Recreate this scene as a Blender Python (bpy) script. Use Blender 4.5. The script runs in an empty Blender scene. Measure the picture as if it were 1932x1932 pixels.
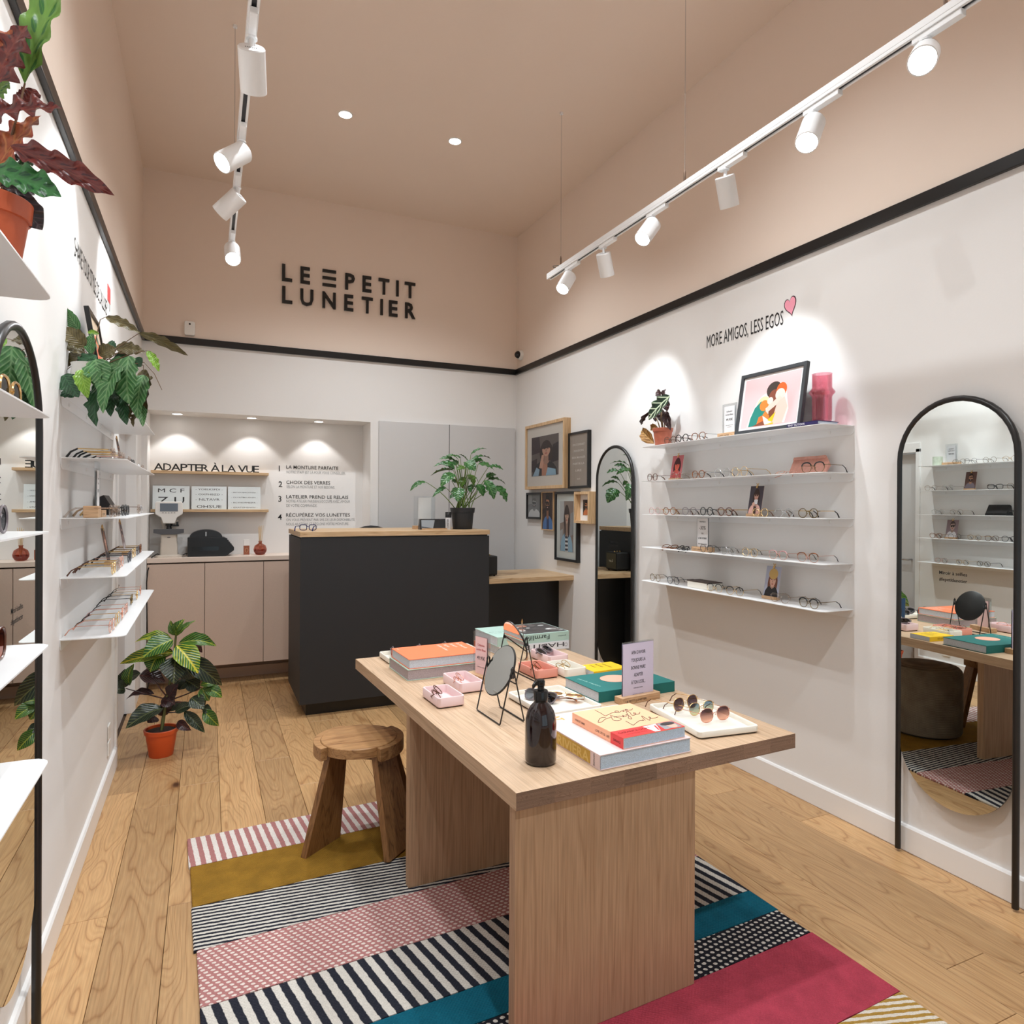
import bpy, math, random
from math import sin, cos, pi, radians
from mathutils import Vector, Matrix, Euler
random.seed(7)
SC = bpy.context.scene
COL = SC.collection
D = bpy.data
# ---------------------------------------------------------------- camera, world, light, exposure
H = 1.55                                  # eye height
FPX, CXP, CYP = 1265.13, 966.0, 953.7     # focal length and principal point in pixels of the 1932 frame
YAW, ROLL = radians(24.462), radians(0.2965)
FWD = Vector((sin(YAW), cos(YAW), 0))
_r = Vector((cos(YAW), -sin(YAW), 0)); _u = Vector((0, 0, 1))
RGT = _r*cos(ROLL)+_u*sin(ROLL); UPV = -_r*sin(ROLL)+_u*cos(ROLL)
cam = D.cameras.new('camera'); camo = D.objects.new('camera', cam); COL.objects.link(camo)
m = Matrix.Identity(4)
for i in range(3):
    m[i][0] = RGT[i]; m[i][1] = UPV[i]; m[i][2] = -FWD[i]
m[2][3] = H
camo.matrix_world = m
cam.sensor_width = 36; cam.lens = FPX/1932*36; cam.shift_y = -(966-CYP)/1932; cam.clip_start = .02
SC.camera = camo
w = D.worlds.new('daylight'); SC.world = w; w.use_nodes = True
w.node_tree.nodes['Background'].inputs[0].default_value = (.80, .88, 1, 1)
w.node_tree.nodes['Background'].inputs[1].default_value = 1.0
vs = SC.view_settings
vs.view_transform = 'Standard'; vs.look = 'None'; vs.gamma = 1; vs.use_curve_mapping = False
vs.exposure = 0.42
SC.cycles.max_bounces = 9; SC.cycles.transparent_max_bounces = 24; SC.cycles.diffuse_bounces = 5
SC.cycles.caustics_reflective = False; SC.cycles.caustics_refractive = False
SC.cycles.sample_clamp_indirect = 6
SPOT_W, DOWN_W, NICHE_W = 34, 92, 5
# ---------------------------------------------------------------- room measures
XL, XR, YB, YF, ZC = -.490, 2.891, 6.26, -1.7, 4.305
RZ0, RZ1 = 2.887, 2.943
TA = Vector((.7816, 1.6800, 0)); TY = radians(2.568)
TD = Vector((cos(TY), sin(TY), 0)); TE = Vector((-sin(TY), cos(TY), 0))
TW, TL, TZ, TB = 1.1038, 1.8014, .7546, .7043
def T(t, e, z=0): return TA+TD*t+TE*e+Vector((0, 0, z))
def sv(u, v, x=None, y=None, z=None):
    """survey: the point of the room on the plane x, y or z seen along one sight line"""
    d = FWD+RGT*((u-CXP)/FPX)-UPV*((v-CYP)/FPX)
    k = x/d.x if x is not None else y/d.y if y is not None else (z-H)/d.z
    return d*k+Vector((0, 0, H))
# ---------------------------------------------------------------- materials
def lin(c):
    return tuple((x/255/12.92 if x/255 <= .04045 else ((x/255+.055)/1.055)**2.4) for x in c[:3])+(1,)
MATS = {}
class NT:
    def __init__(s, m): s.t = m.node_tree; s.n = s.t.nodes; s.b = s.n.get('Principled BSDF')
    def add(s, ty, **k):
        n = s.n.new(ty)
        for a, v in k.items():
            if a[0] == 'i' and a[1:].isdigit(): n.inputs[int(a[1:])].default_value = v
            else: setattr(n, a, v)
        return n
    def l(s, a, b): s.t.links.new(a, b)
    def math(s, op, a, b=None, c=None):
        n = s.add('ShaderNodeMath', operation=op)
        for i, x in enumerate((a, b, c)):
            if x is None: continue
            if hasattr(x, 'links'): s.l(x, n.inputs[i])
            else: n.inputs[i].default_value = x
        return n.outputs[0]
    def ramp(s, fac, stops, interp='LINEAR'):
        n = s.add('ShaderNodeValToRGB'); r = n.color_ramp; r.interpolation = interp
        while len(r.elements) > 1: r.elements.remove(r.elements[-1])
        r.elements[0].position = stops[0][0]; r.elements[0].color = lin(stops[0][1])
        for p, c in stops[1:]:
            e = r.elements.new(p); e.color = lin(c)
        s.l(fac, n.inputs[0]); return n.outputs[0]
    def mix(s, f, a, b, mode='MIX'):
        n = s.add('ShaderNodeMix', data_type='RGBA', blend_type=mode)
        for i, x in ((0, f), (6, a), (7, b)):
            if hasattr(x, 'links'): s.l(x, n.inputs[i])
            else: n.inputs[i].default_value = x
        return n.outputs[2]
    def coord(s, scale=(1, 1, 1), kind='Object', rand=False):
        c = s.add('ShaderNodeTexCoord'); o = c.outputs[kind]
        mp = s.add('ShaderNodeMapping'); mp.inputs[3].default_value = scale
        if rand:
            oi = s.add('ShaderNodeObjectInfo'); v = s.add('ShaderNodeVectorMath', operation='SCALE')
            v.inputs[0].default_value = (37, 61, 23); s.l(oi.outputs['Random'], v.inputs[3])
            a = s.add('ShaderNodeVectorMath', operation='ADD'); s.l(o, a.inputs[0]); s.l(v.outputs[0], a.inputs[1]); o = a.outputs[0]
            s.rand = oi.outputs['Random']
        s.l(o, mp.inputs[0]); return mp.outputs[0]
    def noise(s, vec, scale, detail=2, rough=.5, dist=0):
        n = s.add('ShaderNodeTexNoise'); n.inputs['Scale'].default_value = scale; n.inputs['Detail'].default_value = detail
        n.inputs['Roughness'].default_value = rough; n.inputs['Distortion'].default_value = dist
        s.l(vec, n.inputs['Vector']); return n.outputs[0]
    def bump(s, h, strength=.3, dist=.01):
        b = s.add('ShaderNodeBump'); b.inputs['Strength'].default_value = strength; b.inputs['Distance'].default_value = dist
        s.l(h, b.inputs['Height']); s.l(b.outputs[0], s.b.inputs['Normal'])
def new(name):
    m = D.materials.new(name); m.use_nodes = True; MATS[name] = m; return m, NT(m)
def mat(name, c=None, rough=.5, metal=0, spec=.5, grain=0, gs=60, coat=0):
    if name in MATS: return MATS[name]
    m, t = new(name); b = t.b
    b.inputs['Base Color'].default_value = lin(c); b.inputs['Roughness'].default_value = rough
    b.inputs['Metallic'].default_value = metal; b.inputs['Specular IOR Level'].default_value = spec
    b.inputs['Coat Weight'].default_value = coat
    if grain:
        n = t.noise(t.coord(), gs, 3)
        lo = tuple(max(0, x*(1-grain)) for x in c); hi = tuple(min(255, x*(1+grain*.6)) for x in c)
        t.l(t.ramp(n, [(.3, lo), (.7, hi)]), b.inputs['Base Color'])
        t.bump(n, min(.5, grain*2), .002)
    return m
def P(c, rough=.55):     # plain printed or painted colour
    return mat('paint_%d_%d_%d_%d' % (*c, int(rough*100)), c, rough)
def emit(name, c, s):
    if name in MATS: return MATS[name]
    m, t = new(name); t.b.inputs['Base Color'].default_value = lin(c)
    t.b.inputs['Emission Color'].default_value = lin(c); t.b.inputs['Emission Strength'].default_value = s; return m
def clear(name, tint, gloss=.12, rough=.02):
    """thin clear sheet: lets light through with a tint and mirrors a little"""
    if name in MATS: return MATS[name]
    m, t = new(name); out = t.n['Material Output']
    tr = t.add('ShaderNodeBsdfTransparent'); tr.inputs[0].default_value = lin(tint)
    gl = t.add('ShaderNodeBsdfGlossy'); gl.inputs['Roughness'].default_value = rough
    fr = t.add('ShaderNodeLayerWeight'); fr.inputs[0].default_value = .35
    mx = t.add('ShaderNodeMixShader'); t.l(t.math('MULTIPLY_ADD', fr.outputs['Fresnel'], .30, gloss*.25), mx.inputs[0])
    t.l(tr.outputs[0], mx.inputs[1]); t.l(gl.outputs[0], mx.inputs[2]); t.l(mx.outputs[0], out.inputs[0]); return m
def lens_mat(name, top, bottom, gloss=.2):
    """sunglass lens, tinted from top to bottom (local z)"""
    if name in MATS: return MATS[name]
    m = clear(name, (255, 255, 255), gloss); t = NT(m)
    s = t.add('ShaderNodeSeparateXYZ'); t.l(t.coord(), s.inputs[0])
    f = t.math('MULTIPLY', s.outputs[2], 1/.046)
    tr = [n for n in t.n if n.type == 'BSDF_TRANSPARENT'][0]
    t.l(t.ramp(f, [(.05, bottom), (.85, top)]), tr.inputs[0]); return m
def wood(name, c0, c1, c2, axis='y', fig=9, freq=(3.2, .55), rough=.42, fibre=.35, knots=0, rand=True, tone=.14):
    """figured wood: contour lines of a stretched noise give the cathedral grain; axis is the grain direction"""
    if name in MATS: return MATS[name]
    m, t = new(name)
    ai = 'xyz'.index(axis)
    def sc(a, l): return tuple(l if i == ai else a for i in range(3))
    v1 = t.coord(sc(freq[0], freq[1]), rand=rand)
    n1 = t.noise(v1, 1.6, 2.2, .45, .35)
    rings = t.math('PINGPONG', t.math('MULTIPLY', n1, fig), .5)
    rings = t.math('MULTIPLY', rings, 2)
    v2 = t.coord(sc(170, 5), rand=rand)
    f = t.noise(v2, 1, 2, .6)
    base = t.ramp(rings, [(0, c2), (.16, c1), (.6, c0), (1, c1)])
    fc = t.ramp(f, [(.3, (150, 140, 128)), (.62, (255, 255, 255))])
    base = t.mix(fibre, base, fc, 'MULTIPLY')
    if rand:
        k = t.ramp(t.rand, [(0, tuple(int(255*(1-tone)) for _ in range(3))), (1, (255, 255, 255))])
        base = t.mix(1, base, k, 'MULTIPLY')
    if knots:
        v3 = t.coord(sc(1.5, .8), rand=rand)
        vo = t.add('ShaderNodeTexVoronoi'); vo.inputs['Scale'].default_value = 1.15; vo.inputs['Randomness'].default_value = 1
        t.l(v3, vo.inputs['Vector'])
        kd = t.ramp(vo.outputs['Distance'], [(.0, (70, 45, 28)), (.022, (105, 72, 46)), (.05, (235, 222, 205)), (.10, (255, 255, 255))])
        base = t.mix(knots, base, kd, 'MULTIPLY')
    t.l(base, t.b.inputs['Base Color']); t.b.inputs['Roughness'].default_value = rough
    t.bump(t.math('ADD', f, t.math('MULTIPLY', rings, .3)), .10, .002)
    return m
def wall_mat(name, c, rough=.85):
    if name in MATS: return MATS[name]
    m, t = new(name); t.b.inputs['Roughness'].default_value = rough
    n = t.noise(t.coord(), 90, 3); n2 = t.noise(t.coord(), 1.3, 2)
    t.l(t.mix(.5, t.ramp(n2, [(.3, tuple(x*.985 for x in c)), (.7, c)]), lin(c)), t.b.inputs['Base Color'])
    t.bump(n, .12, .002); return m
M_WHITE = wall_mat('white_wall_paint', (233, 231, 229)); M_PEACH = wall_mat('peach_wall_paint', (238, 221, 207))
M_TRIM = mat('white_gloss_trim', (236, 235, 234), .35); M_STEEL = mat('white_powder_coat', (240, 241, 242), .32)
M_BLACK = mat('black_lacquer', (18, 18, 19), .32); M_BLKMET = mat('black_metal', (16, 16, 17), .35, 0, .6)
M_GREYDOOR = wall_mat('pale_grey_door', (208, 207, 207), .6); M_CHAR = mat('charcoal_laminate', (36, 37, 40), .62, grain=.05, gs=300)
M_TAUPE = mat('taupe_laminate', (208, 184, 168), .38, grain=.02, gs=220)
M_FLOOR = wood('oak_floor', (214, 172, 122), (205, 161, 112), (180, 134, 88), 'y', 17, (2.6, .5), .38, .32, .95)
M_TABLE = wood('table_oak', (206, 176, 146), (201, 170, 139), (190, 158, 126), 'y', 7, (9, .35), .5, .30, tone=.05)
M_TABLEZ = wood('table_oak_upright', (192, 158, 126), (186, 151, 118), (174, 138, 106), 'z', 6, (10, .3), .5, .35, tone=.05)
M_ENDGRAIN = wood('table_oak_end', (158, 128, 108), (148, 117, 96), (130, 100, 80), 'x', 24, (14, 7), .6, .4, tone=.25)
M_OAK = wood('pale_oak', (224, 192, 152), (214, 180, 138), (196, 160, 118), 'x', 6, (9, .7), .45, .35, tone=.06)
M_OAKZ = wood('pale_oak_upright', (222, 188, 146), (212, 176, 132), (196, 158, 114), 'z', 6, (9, .7), .45, .35, tone=.06)
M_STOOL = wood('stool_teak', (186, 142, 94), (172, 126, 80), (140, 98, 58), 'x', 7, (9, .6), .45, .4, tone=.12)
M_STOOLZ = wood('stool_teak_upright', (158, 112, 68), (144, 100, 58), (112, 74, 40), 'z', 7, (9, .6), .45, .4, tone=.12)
M_BLOCK = wood('beech_block', (214, 176, 138), (206, 166, 126), (186, 146, 106), 'x', 5, (20, 3), .5, .3, tone=.04)
M_GOLD = mat('gold_wire', (222, 186, 128), .25, 1); M_SILVER = mat('silver_wire', (190, 190, 192), .25, 1)
M_ROSE = mat('rose_gold_wire', (226, 170, 150), .25, 1)
M_ACRYL = clear('clear_acrylic', (246, 248, 249), .08); M_GLASS = clear('window_glass', (238, 244, 242), .1)
M_LENS = clear('spectacle_lens', (251, 252, 252), .03)
M_PAPER = mat('page_edges', (206, 212, 222), .8, grain=.10, gs=500)
M_TERRA = mat('terracotta_plastic', (186, 86, 50), .42); M_TERRA2 = mat('terracotta_clay', (178, 98, 74), .5, grain=.05)
M_SOIL = mat('dark_soil', (44, 30, 24), .95, grain=.4, gs=150)
M_CREAM = mat('cream_tray', (232, 226, 214), .5); M_PINK = mat('pale_pink_tray', (232, 204, 204), .5)
M_SALMON = mat('salmon_tray', (222, 150, 132), .5); M_RUBBER = mat('dark_rubber', (30, 26, 24), .7)
def mirror_mat():
    m, t = new('mirror_silver'); t.b.inputs['Base Color'].default_value = (.80, .84, .82, 1); t.b.inputs['Metallic'].default_value = 1
    t.b.inputs['Roughness'].default_value = .0; return m
M_MIRROR = mirror_mat()
# ---------------------------------------------------------------- mesh builder
class MB:
    def __init__(s, tf=None): s.v = []; s.f = []; s.mi = []; s.tf = tf; s.uv = None
    def _p(s, p):
        p = Vector(p); s.v.append(tuple(s.tf @ p) if s.tf else tuple(p)); return len(s.v)-1
    def poly(s, pts, m=0):
        s.f.append([s._p(p) for p in pts]); s.mi.append(m); return s
    def loft(s, loops, m=0, cap=(True, True), closed=True, capm=None):
        ids = [[s._p(p) for p in lp] for lp in loops]; n = len(ids[0])
        for a, b in zip(ids, ids[1:]):
            for i in range(n if closed else n-1):
                j = (i+1) % n; s.f.append([a[i], a[j], b[j], b[i]]); s.mi.append(m)
        if cap[0]: s.f.append(ids[0][::-1]); s.mi.append(m if capm is None else capm)
        if cap[1]: s.f.append(ids[-1][:]); s.mi.append(m if capm is None else capm)
        return s
    def box(s, x0, y0, z0, x1, y1, z1, m=0, faces=None):
        a = [s._p(p) for p in ((x0, y0, z0), (x1, y0, z0), (x1, y1, z0), (x0, y1, z0), (x0, y0, z1), (x1, y0, z1), (x1, y1, z1), (x0, y1, z1))]
        q = [(0, 3, 2, 1), (4, 5, 6, 7), (0, 1, 5, 4), (1, 2, 6, 5), (2, 3, 7, 6), (3, 0, 4, 7)]   # -z +z -y +x +y -x
        for i, k in enumerate(q): s.f.append([a[j] for j in k]); s.mi.append(faces.get(i, m) if faces else m)
        return s
    def prism(s, pts, z0, z1, m=0, ax='z'):
        f = {'z': lambda a, b, h: (a, b, h), 'y': lambda a, b, h: (a, h, b), 'x': lambda a, b, h: (h, a, b)}[ax]
        return s.loft([[f(a, b, z0) for a, b in pts], [f(a, b, z1) for a, b in pts]], m)
    def tube(s, pts, r, n=8, m=0, closed=False, cap=True):
        pts = [Vector(p) for p in pts]; N = len(pts); loops = []; pu = None
        for i, p in enumerate(pts):
            a = pts[(i-1) % N] if closed or i else p; b = pts[(i+1) % N] if closed or i < N-1 else p
            d = (b-a).normalized()
            if pu is None:
                pu = Vector((0, 0, 1)) if abs(d.z) < .9 else Vector((1, 0, 0))
            x = pu-d*pu.dot(d)
            if x.length < 1e-5: x = d.orthogonal()
            x.normalize(); pu = x; y = d.cross(x)
            rr = r[i] if isinstance(r, (list, tuple)) else r
            loops.append([p+(x*cos(2*pi*k/n)+y*sin(2*pi*k/n))*rr for k in range(n)])
        if closed: loops.append(loops[0])
        return s.loft(loops, m, (cap and not closed, cap and not closed))
    def lathe(s, prof, n=24, m=0, c=(0, 0, 0), cap=(True, True), sx=1, sy=1):
        return s.loft([[(c[0]+r*cos(2*pi*k/n)*sx, c[1]+r*sin(2*pi*k/n)*sy, c[2]+z) for k in range(n)] for r, z in prof], m, cap)
    def ball(s, c, r, n=10, m=0, sx=1, sy=1, sz=1):
        return s.lathe([(max(1e-4, r*sin(pi*i/n)), -r*cos(pi*i/n)*sz) for i in range(n+1)], n+4, m, c, (True, True), sx, sy)
    def mesh(s, name, mats, smooth=None):
        me = D.meshes.new(name); me.from_pydata(s.v, [], s.f)
        for x in mats: me.materials.append(x)
        me.polygons.foreach_set('material_index', s.mi)
        if smooth is not None:
            me.polygons.foreach_set('use_smooth', [True]*len(s.f)); me.set_sharp_from_angle(angle=radians(smooth))
        me.validate(); me.update(); return me
    def build(s, name, mats, parent=None, smooth=None, bevel=0, label=None):
        if not isinstance(mats, (list, tuple)): mats = [mats]
        return link(name, s.mesh(name, mats, smooth), parent, bevel, label)
def link(name, me, parent=None, bevel=0, label=None):
    o = D.objects.new(name, me); COL.objects.link(o)
    if parent: o.parent = parent
    if bevel:
        b = o.modifiers.new('bevel', 'BEVEL'); b.width = bevel; b.segments = 2; b.limit_method = 'ANGLE'; b.angle_limit = radians(40)
    if label: o['label'] = label
    return o
def tag(o, label=None, cat=None, group=None, kind=None):
    for k, v in (('label', label), ('category', cat), ('group', group), ('kind', kind)):
        if v: o[k] = v
    return o
def thing(name, label, cat, loc=(0, 0, 0), rz=0, group=None):
    o = D.objects.new(name, None); COL.objects.link(o); o.location = loc; o.rotation_euler = (0, 0, rz); o.empty_display_size = .05
    return tag(o, label, cat, group)
def copy_tree(o, parent=None):
    c = o.copy(); COL.objects.link(c)
    if parent: c.parent = parent
    for ch in o.children: copy_tree(ch, c)
    return c
def struct(o, kind='structure'): o['kind'] = kind; return o
def rrect(x0, y0, x1, y1, r, n=4):
    o = []
    for cx, cy, a in ((x1-r, y1-r, 0), (x0+r, y1-r, 90), (x0+r, y0+r, 180), (x1-r, y0+r, 270)):
        for i in range(n+1):
            t = radians(a+90*i/n); o.append((cx+r*cos(t), cy+r*sin(t)))
    return o
# ---------------------------------------------------------------- lettering
_TX = {}
def text_raw(s, depth=0, bold=0):
    k = (s, depth > 0, bold)
    if k in _TX: return _TX[k]
    c = D.curves.new('tmp', 'FONT'); c.body = s; c.resolution_u = 2; c.size = 1; c.offset = bold
    c.extrude = .5 if depth > 0 else 0
    o = D.objects.new('tmp', c); COL.objects.link(o)
    me = D.meshes.new_from_object(o.evaluated_get(bpy.context.evaluated_depsgraph_get()))
    vs_ = [tuple(v.co) for v in me.vertices]; fs = [list(p.vertices) for p in me.polygons]
    D.objects.remove(o); D.curves.remove(c); D.meshes.remove(me)
    _TX[k] = (vs_, fs); return _TX[k]
CAP = .729
def text(mb, s, org, right, up, h, width=None, depth=0, bold=0, m=0, align='l', squeeze=1, track=None):
    """lettering with cap height h; width forces the overall width; depth makes it solid, standing off the surface"""
    vv, ff = text_raw(s, depth, bold)
    if not vv: return mb
    x0 = min(v[0] for v in vv); x1 = max(v[0] for v in vv)
    k = h/CAP; kx = (width/(x1-x0)) if width else k*squeeze
    W = (x1-x0)*kx; sh = {'l': 0, 'c': -W/2, 'r': -W}[align]
    right = Vector(right).normalized(); up = Vector(up).normalized(); nrm = right.cross(up); org = Vector(org); b = len(mb.v)
    for v in vv: mb._p(org+right*((v[0]-x0)*kx+sh)+up*(v[1]*k)+nrm*((v[2]+.5)*depth if depth else 0))
    for f in ff: mb.f.append([i+b for i in f]); mb.mi.append(m)
    return mb
# ================================================================ the room
RZM = (RZ0+RZ1)/2
# floor: a dark sub floor and oak planks laid along the room
fl = struct(MB().box(XL-.9, YF-.2, -.05, XR+.2, YB+.45, -.012).build('floor', mat('sub_floor', (70, 50, 34), .9)))
plank_w = .2; xx = XL-.04; row = 0; rnd = random.Random(3); plank_mesh = {}
while xx < XR:
    x1 = min(xx+plank_w, XR+.02); x0 = max(xx, XL-.16 if row else XL-.16)
    y = YF-rnd.random()*1.6
    while y < YB+.4:
        ln = rnd.choice((1.9, 1.9, 1.9, 1.5, 1.2, 2.2)); ya = max(y, YF); yb = min(y+ln, YB+.4)
        if yb-ya > .05:
            mb = MB(); g = .0009; bv = .0012; cx, cy = (x0+x1)/2, (ya+yb)/2
            a, b, c, d = x0+g-cx, x1-g-cx, ya+g-cy, yb-g-cy
            mb.loft([[(a, c, -.012), (b, c, -.012), (b, d, -.012), (a, d, -.012)], [(a, c, -bv), (b, c, -bv), (b, d, -bv), (a, d, -bv)],
                     [(a+bv, c+bv, 0), (b-bv, c+bv, 0), (b-bv, d-bv, 0), (a+bv, d-bv, 0)]])
            o = mb.build('plank', M_FLOOR, fl); o.location = (cx, cy, 0)
        y += ln
    xx += plank_w; row += 1
# walls, white below the black rail and peach above
DY0, DY1, DZ = 4.56, 5.70, 2.14        # doorway in the left wall
wl = MB().box(XL-.14, YF, 0, XL, DY0, RZM).box(XL-.14, DY0, DZ, XL, DY1, RZM).box(XL-.14, DY1, 0, XL, YB, RZM).box(XL-.14, YF, RZM, XL, YB, ZC, 1)
struct(wl.build('wall_left', [M_WHITE, M_PEACH]))
wr = MB().box(XR, YF, 0, XR+.14, YB+.4, RZM).box(XR, YF, RZM, XR+.14, YB+.4, ZC, 1)
struct(wr.build('wall_right', [M_WHITE, M_PEACH]))
NX0, NX1, NZ, NB = -.450, 1.390, 2.324, 6.60     # niche
wb = MB().box(XL-.14, YB, NZ, XR, NB+.06, RZM).box(XL-.14, YB, RZM, XR, NB+.06, ZC, 1).box(XL-.14, YB, 0, NX0, NB+.06, NZ).box(NX1, YB, 0, XR, NB+.06, NZ).box(NX0, NB, 0, NX1, NB+.06, NZ)
struct(wb.build('wall_back', [M_WHITE, M_PEACH]))
wf = MB().box(XL-.14, YF-.14, 0, XR+.14, YF, .35).box(XL-.14, YF-.14, 2.75, XR+.14, YF, ZC, 1).box(XL-.14, YF-.14, .35, XL+.35, YF, 2.75).box(XR-.45, YF-.14, .35, XR+.14, YF, 2.75)
struct(wf.build('wall_front', [M_WHITE, M_PEACH]))
wn = struct(MB().box(XL+.35, YF-.1, .35, XL+.41, YF-.04, 2.75).box(XR-.51, YF-.1, .35, XR-.45, YF-.04, 2.75).box(XL+.41, YF-.1, .35, XR-.51, YF-.04, .41).box(XL+.41, YF-.1, 2.69, XR-.51, YF-.04, 2.75).box(1.17, YF-.1, .41, 1.23, YF-.04, 2.69).build('unseen_window_1', M_BLACK))  # unseen shop window, opening made large to let fill daylight in
for a, b in ((XL+.41, 1.17), (1.23, XR-.51)):
    MB().box(a, YF-.075, .41, b, YF-.069, 2.69).build('pane', M_GLASS, wn)
struct(MB().box(XL-.14, YF-.14, ZC, XR+.14, NB+.06, ZC+.1).build('ceiling', M_PEACH))
# black picture rail
rp = .022
struct(MB().box(XL, YF, RZ0, XL+rp, YB-rp, RZ1).build('trim_1', M_BLACK, bevel=.003))
struct(MB().box(XR-rp, YF, RZ0, XR, YB-rp, RZ1).build('trim_2', M_BLACK, bevel=.003))
struct(MB().box(XL, YB-rp, RZ0, XR, YB, RZ1).build('trim_3', M_BLACK, bevel=.003))
# baseboards
def base(x0, x1, s, y0, y1, n):
    mb = MB(); p = [(0, .002), (.016, .002), (.016, .108), (.010, .116), (0, .118)]
    mb.loft([[(x0+s*a, y0, b) for a, b in p], [(x0+s*a, y1, b) for a, b in p]])
    return struct(mb.build(n, M_TRIM))
base(XL, 0, 1, YF, DY0, 'baseboard_left'); base(XR, 0, -1, YF, 4.95, 'baseboard_right')
# doorway on the left near the back corner, pale grey door standing in it
d1 = struct(MB().box(XL-.10, DY0+.05, .012, XL-.055, DY1-.04, DZ-.04).build('door_1', M_GREYDOOR))
MB().tube([(XL-.055, DY0+.13, 1.04), (XL-.01, DY0+.13, 1.04), (XL-.01, DY0+.24, 1.04)], .009, 8).build('door_handle', M_SILVER, d1, 40)
struct(MB().box(XL-.13, DY0, 0, XL+.012, DY0+.045, DZ).box(XL-.13, DY1-.035, 0, XL+.012, DY1+.05, DZ+.06).box(XL-.13, DY0, DZ-.035, XL+.012, DY1, DZ+.06).build('trim_4', M_TRIM, bevel=.003))
# flush cupboard doors in the back wall, right of the niche
for i, (a, b) in enumerate(((1.466, 2.158), (2.164, 2.868))):
    o = struct(MB().box(a, YB-.022, .02, b, YB-.004, 2.338).build('door_%d' % (i+2), M_GREYDOOR, bevel=.0015))
    if i == 0: MB().box(b, YB-.02, .02, b+.006, YB-.003, 2.338).build('joint', mat('joint_shadow', (70, 68, 67), .9), o)
# recessed downlights: two in the ceiling, three in the soffit of the niche, then unseen fill ones
def downlight(x, y, z, r, watts, lab, grp, size, blend=.5, tilt=0, col=(.91, .965, 1)):
    t = thing('recessed_downlight', lab, 'light', (x, y, z), 0, grp)
    MB().lathe([(r*1.02, .004), (r*1.15, .0), (r*1.15, -.004), (r*.98, -.006), (r*.96, .001)], 24).build('trim_ring', M_STEEL, t, 40)
    MB().lathe([(r*.95, -.0035), (r*.95, -.0025)], 24).build('diffuser', emit('lamp_diffuser', (255, 250, 244), 9), t)
    l = D.lights.new('downlight', 'SPOT'); l.energy = watts; l.spot_size = size; l.spot_blend = blend; l.shadow_soft_size = r*.6; l.color = col
    o = D.objects.new('lamp_beam', l); COL.objects.link(o); o.parent = t; o.location = (0, 0, -.02); o.rotation_euler = (tilt, 0, 0)
for x, l in ((.876, 'round recessed ceiling downlight, left one of the pair over the counter'), (1.694, 'round recessed ceiling downlight, right one of the pair over the counter')):
    downlight(x, 4.80, ZC, .045, DOWN_W, l, 'ceiling downlights', radians(120), .9)
for y in (2.35, .2):  # unseen ceiling downlights, added to fill the room with light
    for x, l in ((.55, 'left'), (1.65, 'right')):
        downlight(x, y, ZC, .045, DOWN_W, 'added fill downlight recessed in the ceiling, out of view, %s, %s' % (l, 'above the table' if y > 1 else 'above the entrance'), 'ceiling downlights', radians(130), .9)
for k, x in enumerate((-.235, .36, .945)):
    downlight(x, YB+.17, NZ, .040, NICHE_W, 'small recessed soffit spot, %s over the niche' % ('leftmost of three', 'middle of three', 'rightmost of three')[k], 'niche soffit spots', radians(92), .25, radians(4), (1, .98, .96))
# ---------------------------------------------------------------- lettering on the walls
def sign_letters(root, rows, h, dep, mt):
    for s, x, z, wd, bold in rows:
        text(mb := MB(), s, (x, 0, z), (1, 0, 0), (0, 0, 1), h, wd, dep, bold)
        mb.build('letter', mt, root)
sg = thing('shop_sign', 'black raised shop name lettering in two lines on peach wall', 'sign', (0, YB, 0))
r1 = [('L', .595), ('E', .752), ('P', 1.147), ('E', 1.306), ('T', 1.456), ('I', 1.612), ('T', 1.708)]
r2 = [('L', .597), ('U', .752), ('N', .944), ('E', 1.140), ('T', 1.300), ('I', 1.462), ('E', 1.556), ('R', 1.712)]
WD = {'L': .086, 'E': .082, 'P': .088, 'T': .102, 'I': .024, 'U': .112, 'N': .118, 'R': .100}
for row, z in ((r1, 3.534), (r2, 3.338)):
    sign_letters(sg, [(c, x+(.012 if c == 'I' else 0), z, WD[c], .022) for c, x in row], .150, .02, M_BLACK)
for i in range(3): MB().box(.944, -.02, 3.534+i*.063, 1.064, 0, 3.534+i*.063+.025).build('logo_bar', M_BLACK, sg)
# right wall slogan and heart
sl = thing('wall_slogan', 'black condensed wall lettering reading more amigos less egos with pink heart', 'lettering', (XR, 0, 0))
text(mb := MB(), 'MORE AMIGOS, LESS EGOS', (-.002, 3.372, 2.557), (0, -1, 0), (0, 0, 1), .083, .622); mb.build('lettering', P((24, 24, 26)), sl)
def heart(n=28, s=1):
    o = []
    for i in range(n):
        t = 2*pi*i/n; o.append((16*sin(t)**3/16*.5*s, (13*cos(t)-5*cos(2*t)-2*cos(3*t)-cos(4*t))/16*.62*s))
    return o
hm = MB(); hp = heart(28, .085)
for sc_, off, mi in ((1.0, .0020, 0), (.88, .0026, 1)):
    hm.poly([(-off, 2.700-(a*cos(.2)-b*sin(.2))*sc_, 2.648+(a*sin(.2)+b*cos(.2))*sc_*1.15) for a, b in hp], mi)
hm.build('heart', [P((60, 40, 46)), P((244, 160, 180))], sl)
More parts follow.
